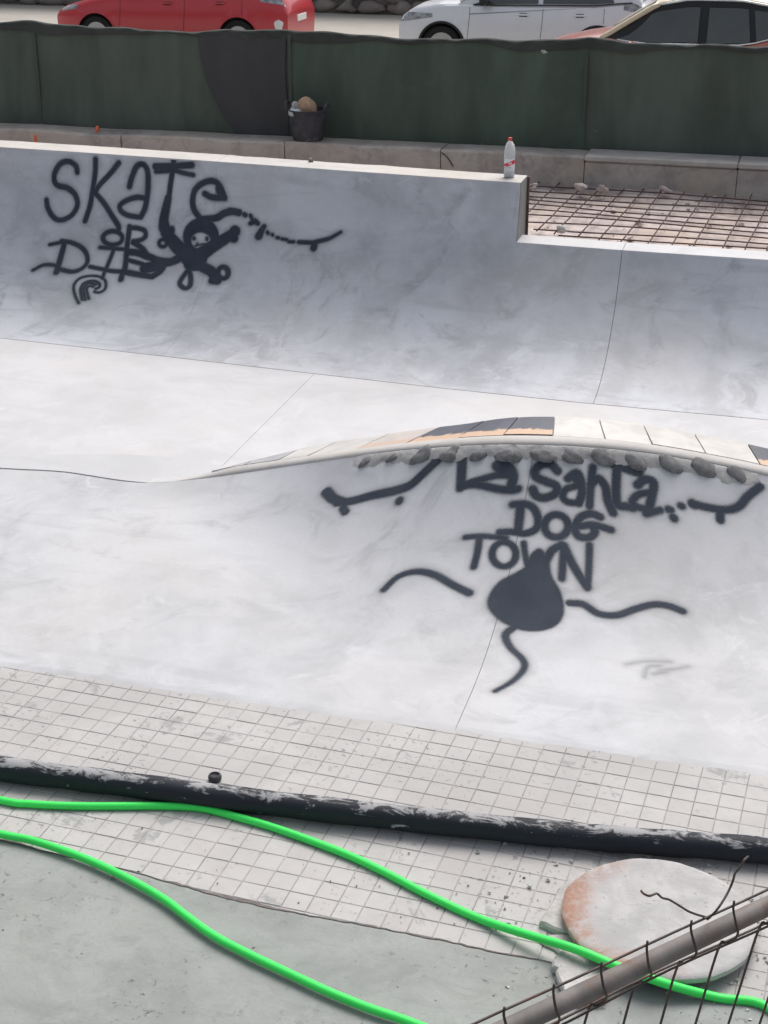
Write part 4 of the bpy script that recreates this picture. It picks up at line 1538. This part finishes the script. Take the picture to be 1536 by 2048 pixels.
def car(name, label, X0, Ynear, P):
    """Nose towards -X; X0 = nose, Ynear = near flank."""
    L, W = P['L'], P['W']
    yc = Ynear + W / 2
    root = empty(name, (X0 + L / 2, yc, ROAD_Z + 0.002), label, 'car', 'cars parked along the street')
    zr0 = ROAD_Z + 0.002
    dk = np.array(P['deck']); rf = np.array(P['roof'])
    wr = P['wr']; wx = P['wx']
    def deck(x): return np.interp(x, dk[:, 0], dk[:, 1])
    def roof(x): return np.interp(x, rf[:, 0], rf[:, 1])
    def wid(x):
        e = 1.0
        if x < 0.75: e -= 0.22 * (1 - x / 0.75) ** 2.3
        if x > L - 0.6: e -= 0.14 * (1 - (L - x) / 0.6) ** 2.2
        return W / 2 * e
    def archz(x):
        z = 0.21
        for c in wx:
            d = abs(x - c)
            if d < wr + 0.055: z = max(z, wr + math.sqrt((wr + 0.055) ** 2 - d * d))
        return z
    xs = set(np.linspace(0.0, L, 64))
    for c in wx:
        for d in np.linspace(-(wr + 0.054), wr + 0.054, 21): xs.add(c + d)
    xs = sorted(xs)
    def sec(x):
        w, zd, a = wid(x), deck(x), archz(x)
        end = min(1, x / 0.18) * min(1, (L - x) / 0.14)
        ins = (1 - end) * 0.03
        pts = [(w * 0.95 - ins, 0.21), (w * 0.985 - ins, 0.32), (w, 0.50), (w * 0.998, 0.66), (w * 0.978, 0.66 + (zd - 0.66) * 0.62), (w * 0.945, zd - 0.035), (w * 0.90, zd), (w * 0.55, zd + 0.018), (0, zd + 0.028)]
        pts[1:4] = [(y, min(z, zd - 0.02)) for y, z in pts[1:4]]
        return [(y, max(z, a if y > 0.3 and z < a else z)) for y, z in pts]
    rows = []
    for x in xs:
        s = sec(x)
        near = [(X0 + x, yc - y, zr0 + z) for y, z in s]
        far = [(X0 + x, yc + y, zr0 + z) for y, z in s[:-1][::-1]]
        rows.append(near + far)
    A = np.array(rows)
    mb = MB().grid(A, flip=False)
    for e, fl in ((0, 0), (-1, 1)):
        q = A[e]; mb.add(q, [list(range(len(q)))[::-1] if fl else list(range(len(q)))])
    body = mb.build('body', P['paint'], root, True, 32)
    # wheel wells and underside
    MB().box((X0 + L / 2, yc, zr0 + 0.45), (L - 0.5, W - 0.34, 0.46)).build('underbody', M['blacktrim'], root)
    for c in wx:
        for s in (-1, 1):
            yy = yc + s * (W / 2 - 0.12)
            V = []
            tb = MB()
            prof = [(wr * 0.62, -0.1), (wr * 0.94, -0.1), (wr, -0.07), (wr, 0.07), (wr * 0.94, 0.1), (wr * 0.62, 0.1)]
            tb.lathe(prof, (0, 0, 0), 28, True)
            tv = [(X0 + c + x, yy + z, zr0 + wr + y) for x, y, z in tb.v]
            wo_ = mobj('wheel', tv, tb.f, M['tyre'], root, True, 40)
            rbm = MB()
            rbm.lathe([(wr * 0.1, 0.105), (wr * 0.16, 0.11), (wr * 0.55, 0.095), (wr * 0.62, 0.103), (wr * 0.66, 0.101)], (0, 0, 0), 20, True)
            mobj('rim', [(X0 + c + x, yy + s * z, zr0 + wr + y) for x, y, z in rbm.v], rbm.f, M['rim'], wo_, True, 40)
            if P.get('cladding') or True:
                th = np.linspace(0.0, math.pi, 24)
                pts = [(X0 + c - (wr + 0.052) * math.cos(t_), yc + s * (wid(c) + 0.000), zr0 + wr + (wr + 0.052) * math.sin(t_)) for t_ in th]
                MB().tube(pts, 0.022 if P.get('cladding') else 0.012, 6).build('arch_trim', M['blacktrim'] if P.get('cladding') else P['paint'], root, True)
    # cabin: painted roof and pillars, glass between
    xw0, xr0, xr1, xb = P['cab']            # windscreen base, roof front, roof rear, rear glass base
    def side(x, t, s, off=0.0):
        zb, zt = deck(x) - 0.01, roof(x) - 0.045
        yb, yt = W / 2 * 0.915, W / 2 * 0.915 - 0.30 * (zt - zb) - 0.04 * t * t
        y = yb + (yt - yb) * t + off
        return (X0 + x, yc + s * y, zr0 + zb + (zt - zb) * t)
    cx = np.linspace(xw0, xb, 46)
    gl = []
    for x in cx:
        t_ = [side(x, q, -1) for q in (0, 0.35, 0.7, 1.0)]
        top = [(X0 + x, yc + k * (W / 2 * 0.915 - 0.30 * (roof(x) - deck(x)) - 0.06) * 0.93, zr0 + roof(x) - 0.012 * abs(k)) for k in (-1, -0.5, 0, 0.5, 1)]
        far = [side(x, q, 1) for q in (1.0, 0.7, 0.35, 0)]
        gl.append(t_ + top + far)
    G = np.array(gl)
    MB().grid(G).build('cabin', P.get('cabin', P['paint']), root, True, 40)
    # roof panel
    rows = []
    for x in np.linspace(xr0 - 0.05, xr1 + 0.03, 20):
        wt = W / 2 * 0.915 - 0.30 * (roof(x) - deck(x)) - 0.05
        rows.append([(X0 + x, yc - wt - 0.012, zr0 + roof(x) - 0.05), (X0 + x, yc - wt + 0.0, zr0 + roof(x) - 0.008), (X0 + x, yc - wt * 0.6, zr0 + roof(x) + 0.022), (X0 + x, yc, zr0 + roof(x) + 0.034), (X0 + x, yc + wt * 0.6, zr0 + roof(x) + 0.022), (X0 + x, yc + wt, zr0 + roof(x) - 0.008), (X0 + x, yc + wt + 0.012, zr0 + roof(x) - 0.05)])
    MB().grid(np.array(rows)).build('roof', P['roofmat'], root, True)
    # side windows
    for s in (-1, 1):
        for (a0, a1, b0, b1) in P['wins']:     # bottom x from..to, top x from..to
            rows = []
            for t_ in np.linspace(0.07, 0.86, 6):
                k = (t_ - 0.07) / 0.79
                x0_, x1_ = a0 + (b0 - a0) * k, a1 + (b1 - a1) * k
                rows.append([side(x, t_, s, 0.012) for x in np.linspace(x0_, x1_, 12)])
            MB().grid(np.array(rows), flip=(s > 0)).build('side_window', M['glass'], root, True)
        # A pillar
        pts = [np.array(side(xw0 + (xr0 - xw0) * k + 0.02, 1.0, s, 0.006)) for k in np.linspace(0, 1, 9)]
        pts = [np.array([q[0], q[1], zr0 + roof(q[0] - X0) - 0.02]) for q in pts]
        MB().tube(pts, 0.036, 8).build('pillar', P['roofmat'], root, True)
        # roof rail / drip
        pts = [np.array([X0 + x, yc + s * (W / 2 * 0.915 - 0.30 * (roof(x) - deck(x)) - 0.035), zr0 + roof(x) - 0.03]) for x in np.linspace(xr0, xr1 + 0.2, 16)]
        MB().tube(pts, 0.017, 6).build('roof_rail', M['chrome'] if P.get('rail') else P['roofmat'], root, True)
        # window sill trim
        pts = [side(x, 0.03, s, 0.014) for x in np.linspace(xw0 + 0.25, xb - 0.15, 14)]
        MB().tube(pts, 0.011, 6).build('sill_trim', M['chrome'] if P.get('rail') else M['blacktrim'], root, True)
        # door handles, mirror
        for hx in P['handles']:
            z_ = 0.66 + (deck(hx) - 0.66) * 0.60
            dh = MB().box((X0 + hx, yc + s * (wid(hx) * 0.985 + 0.012), zr0 + z_), (0.20, 0.03, 0.028), 0, 0.008).build('door_handle', P['paint'], root, True, 30)
            MB().box((X0 + hx, yc + s * (wid(hx) * 0.981 + 0.0), zr0 + z_ - 0.004), (0.13, 0.022, 0.055), 0, 0.008).build('handle_cup', M['blacktrim'], dh, True, 30)
        for dx in P['doors']:
            pts = []
            for z_ in np.linspace(0.34, deck(dx) - 0.05, 10):
                S_ = sec(dx); zz_ = [q[1] for q in S_[:6]]; yy_ = [q[0] for q in S_[:6]]
                pts.append((X0 + dx + 0.05 * math.sin((z_ - 0.3) * 2.5), yc + s * (np.interp(z_, zz_, yy_) + 0.0008), zr0 + z_))
            MB().tube(pts, 0.0045, 5).build('door_gap', M['blacktrim'], root, True)
        mx = xw0 + 0.46
        mz = P.get('mirror_dz', 0.0)
        V, Fc = blob((X0 + mx, yc + s * (W / 2 + 0.09), zr0 + deck(mx) + 0.085 + mz), (0.085, 0.12, 0.075), 4, (14, 9), 0.04)
        mi = mobj('mirror', V, Fc, P.get('mirror', P['paint']), root, True)
        MB().box((X0 + mx + 0.01, yc + s * (W / 2 - 0.03), zr0 + deck(mx) + 0.035 + mz), (0.09, 0.14, 0.05), 0, 0.01).build('mirror_foot', M['blacktrim'], mi)
        # lamps
        hx0, hx1, z0_, z1_ = P['head']
        rows = []
        for x in np.linspace(hx0, hx1, 9):
            k = (x - hx0) / (hx1 - hx0)
            row = []
            for q in np.linspace(0, 1, 4):
                z_ = z0_ + (z1_ - z0_) * (k * 0.6 + 0.0) + q * (0.16 - 0.10 * k)
                S_ = sec(x); zz_ = [w_[1] for w_ in S_[:7]]; yy_ = [w_[0] for w_ in S_[:7]]
                row.append((X0 + x - 0.006 * (1 - k), yc + s * (np.interp(z_, zz_, yy_) + 0.007), zr0 + min(z_, deck(x) - 0.012)))
            rows.append(row)
        MB().grid(np.array(rows), flip=(s > 0)).build('headlight', M['lamp'], root, True)
        tx0, tx1, z0_, z1_ = P['tail']
        rows = []
        for x in np.linspace(tx0, tx1, 8):
            S_ = sec(x); zz_ = [w_[1] for w_ in S_[:7]]; yy_ = [w_[0] for w_ in S_[:7]]
            k = (x - tx0) / (tx1 - tx0)
            row = []
            for q in np.linspace(0, 1, 4):
                z_ = z0_ + (1 - k) * 0.06 + q * (z1_ - z0_ - (1 - k) * 0.08)
                row.append((X0 + x + 0.004 * k, yc + s * (np.interp(min(z_, deck(x) - .02), zz_, yy_) + 0.008), zr0 + min(z_, deck(x) - 0.012)))
            rows.append(row)
        MB().grid(np.array(rows), flip=(s > 0)).build('taillight', M['tail'] if not P.get('clear_tail') else M['lamp'], root, True)
        if P.get('crease'):
            pts = []
            for x in np.linspace(1.25, 3.0, 14):
                z_ = P['crease'][0] + (P['crease'][1] - P['crease'][0]) * (x - 1.25) / 1.75
                S_ = sec(x); zz_ = [w_[1] for w_ in S_[:7]]; yy_ = [w_[0] for w_ in S_[:7]]
                pts.append((X0 + x, yc + s * (np.interp(z_, zz_, yy_) + 0.001), zr0 + z_))
            MB().tube(pts, np.linspace(0.010, 0.002, 14), 6).build('crease_shade', M['crease'], root, True)  # thin dark line painting the shade along the crease
    # screens
    for (xa, xb_, nm) in ((xw0 + 0.05, xr0 - 0.06, 'windscreen'), (xr1 + 0.05, xb - 0.04, 'rear_window')):
        rows = []
        for x in np.linspace(xa, xb_, 8):
            wt = (W / 2 * 0.915 - 0.30 * (roof(x) - deck(x)) - 0.06) * 0.90
            rows.append([(X0 + x, yc + k * wt, zr0 + roof(x) - 0.012 * abs(k) + 0.012) for k in np.linspace(-1, 1, 9)])
        MB().grid(np.array(rows)).build(nm, M['glass'], root, True)
    # wheel-height bumper lines, plates
    MB().box((X0 + L + 0.004, yc, zr0 + 0.62), (0.02, 0.50, 0.11), 0, 0.004).build('number_plate', M['plate'], root)
    MB().box((X0 - 0.004, yc, zr0 + 0.45), (0.02, 0.50, 0.11), 0, 0.004).build('number_plate', M['plate'], root)
    MB().box((X0 + 0.0, yc, zr0 + 0.32), (0.05, W * 0.6, 0.12), 0, 0.02).build('grille', M['blacktrim'], root)
    if P.get('bumper_glare'):
        x = L - 0.16
        for s in (-1, 1):
            V, Fc = blob((X0 + x, yc + s * (wid(x) - 0.0), zr0 + 0.56), (0.10, 0.03, 0.085), 14, (12, 8), 0.08)
            mobj('reflector_glare', V, Fc, M['plate'], root, True)  # white blob paints the glare at the rear bumper corner
    return root


hatch = dict(L=4.20, W=1.78, wr=0.315, wx=(0.80, 3.36), paint=M['red'], roofmat=M['red'],
             deck=[(0, .56), (.06, .68), (.25, .77), (.7, .88), (1.15, .97), (1.6, .98), (2.6, 1.0), (3.5, 1.06), (3.95, 1.08), (4.12, .96), (4.20, .72)],
             roof=[(1.05, .97), (1.5, 1.22), (1.95, 1.40), (2.4, 1.46), (3.2, 1.44), (3.62, 1.38), (3.95, 1.16), (4.05, 1.06)], cab=(1.05, 1.95, 3.62, 4.02),
             wins=[(1.35, 2.35, 1.85, 2.35), (2.43, 3.35, 2.43, 3.25)], handles=[2.12, 3.05], doors=[1.22, 2.38, 3.4], head=(0.05, 0.55, 0.56, 0.74), tail=(3.86, 4.17, 0.86, 1.02), bumper_glare=True)
cross = dict(hatch)
cross.update(L=4.21, W=1.80, wr=0.335, wx=(0.78, 3.38), paint=M['silver'], roofmat=M['chrome'], cladding=True, clear_tail=True, cabin=M['silver'],
             deck=[(0, .62), (.05, .78), (.25, .92), (.7, 1.0), (1.15, 1.02), (1.6, 1.00), (2.6, 1.02), (3.3, 1.03), (3.95, 1.10), (4.12, 1.0), (4.21, .78)],
             roof=[(1.05, 1.06), (1.45, 1.30), (1.85, 1.52), (2.3, 1.59), (3.2, 1.59), (3.75, 1.54), (4.0, 1.25), (4.08, 1.1)], cab=(1.05, 1.85, 3.75, 4.06),
             wins=[(1.32, 2.38, 1.78, 2.38), (2.46, 3.62, 2.46, 3.45)], handles=[2.15, 3.08], doors=[1.2, 2.42, 3.42], head=(0.04, 0.62, 0.70, 0.86), tail=(3.78, 4.17, 0.92, 1.07), mirror=M['blacktrim'], crease=(0.86, 0.985))
coral = dict(hatch)
coral.update(L=4.25, W=1.78, paint=M['coral'], roofmat=M['cream'], cabin=M['blacktrim'], rail=True, mirror_dz=-0.13,
             deck=[(0, .58), (.06, .72), (.3, .84), (.7, .93), (1.15, 1.0), (1.6, .93), (2.6, .93), (2.95, .94), (3.15, .98), (3.6, 1.12), (3.9, 1.16), (4.15, 1.02), (4.25, .74)],
             roof=[(1.02, .98), (1.4, 1.22), (1.78, 1.45), (2.2, 1.53), (2.9, 1.53), (3.5, 1.44), (3.95, 1.22), (4.1, 1.1)], cab=(1.02, 1.78, 3.5, 4.08),
             wins=[(1.24, 2.36, 1.70, 2.36), (2.48, 3.06, 2.48, 3.0), (3.14, 3.6, 3.08, 3.36)], handles=[2.1, 3.05])

K_ = 1.05
red_car = dict(hatch)
red_car.update(L=hatch['L'] * K_, wx=tuple(x * K_ for x in hatch['wx']), deck=[(x * K_, z * 1.02) for x, z in hatch['deck']], roof=[(x * K_, z) for x, z in hatch['roof']],
               cab=tuple(x * K_ for x in hatch['cab']), wins=[tuple(x * K_ for x in w) for w in hatch['wins']], handles=[x * K_ for x in hatch['handles']], doors=[x * K_ for x in hatch['doors']],
               head=(0.03, 0.50, 0.66, 0.80), tail=(3.95, 4.37, 0.88, 1.06), clear_tail=True)
p = aty(105, 40, 26.3)
car('parked_car', 'bright red hatchback parked across the street behind the net', p[0], 26.3, red_car)
p = aty(792, 40, 26.0)
car('parked_car', 'silver crossover with dark windows parked across the street', p[0], 26.0, cross)
p = aty(1205, 75, 22.0)
car('parked_car', 'coral car with cream roof and tinted windows at the right edge', p[0] - 1.08, 22.0, coral)

# ------------------------------------------------------------------ loose crumbs of mortar
def crumbs(name, label, n, area, zf, smin, smax, mat, seed):
    rs_ = np.random.default_rng(seed)
    mb = MB()
    for k in range(n):
        x, y = area(rs_)
        r_ = smin * (smax / smin) ** (rs_.random() ** 1.8)
        V, Fc = blob((x, y, zf(x, y) + r_ * 0.35), (r_, r_ * rs_.uniform(.6, 1), r_ * rs_.uniform(.4, .8)), int(rs_.integers(1e6)), (6, 4), 0.22)
        mb.add(V, Fc)
    o = mb.build(name, mat)
    o['kind'] = 'stuff'
    o['label'] = label
    o['category'] = 'gravel'
    return o


def near_disc(r):
    a, d = r.uniform(0, 2 * math.pi), abs(r.normal()) * 0.22 + 0.37
    return dc[0] + d * math.cos(a), dc[1] + d * math.sin(a) * 0.8


crumbs('mortar_crumbs', 'loose mortar crumbs scattered on tiles around the disc', 170, near_disc, lambda x, y: 0.003, 0.002, 0.010, M['rubble'], 1)
crumbs('pavement_grit', 'fine dark grit strewn over tiles and concrete', 420, lambda r: (r.uniform(-3.4, 0.6), r.uniform(3.2, 5.0)), lambda x, y: 0.003, 0.0012, 0.005, M['stone'], 2)
crumbs('rebar_rubble', 'broken mortar crumbs lying among the rebar', 260, lambda r: (r.uniform(-2.1, 1.5), 14.45 - abs(r.normal()) * 0.35 if r.random() < 0.6 else r.uniform(12.4, 14.4)), lambda x, y: 0.71 + max(0, y - 14.2) * 0.1, 0.006, 0.03, M['bed'], 3)
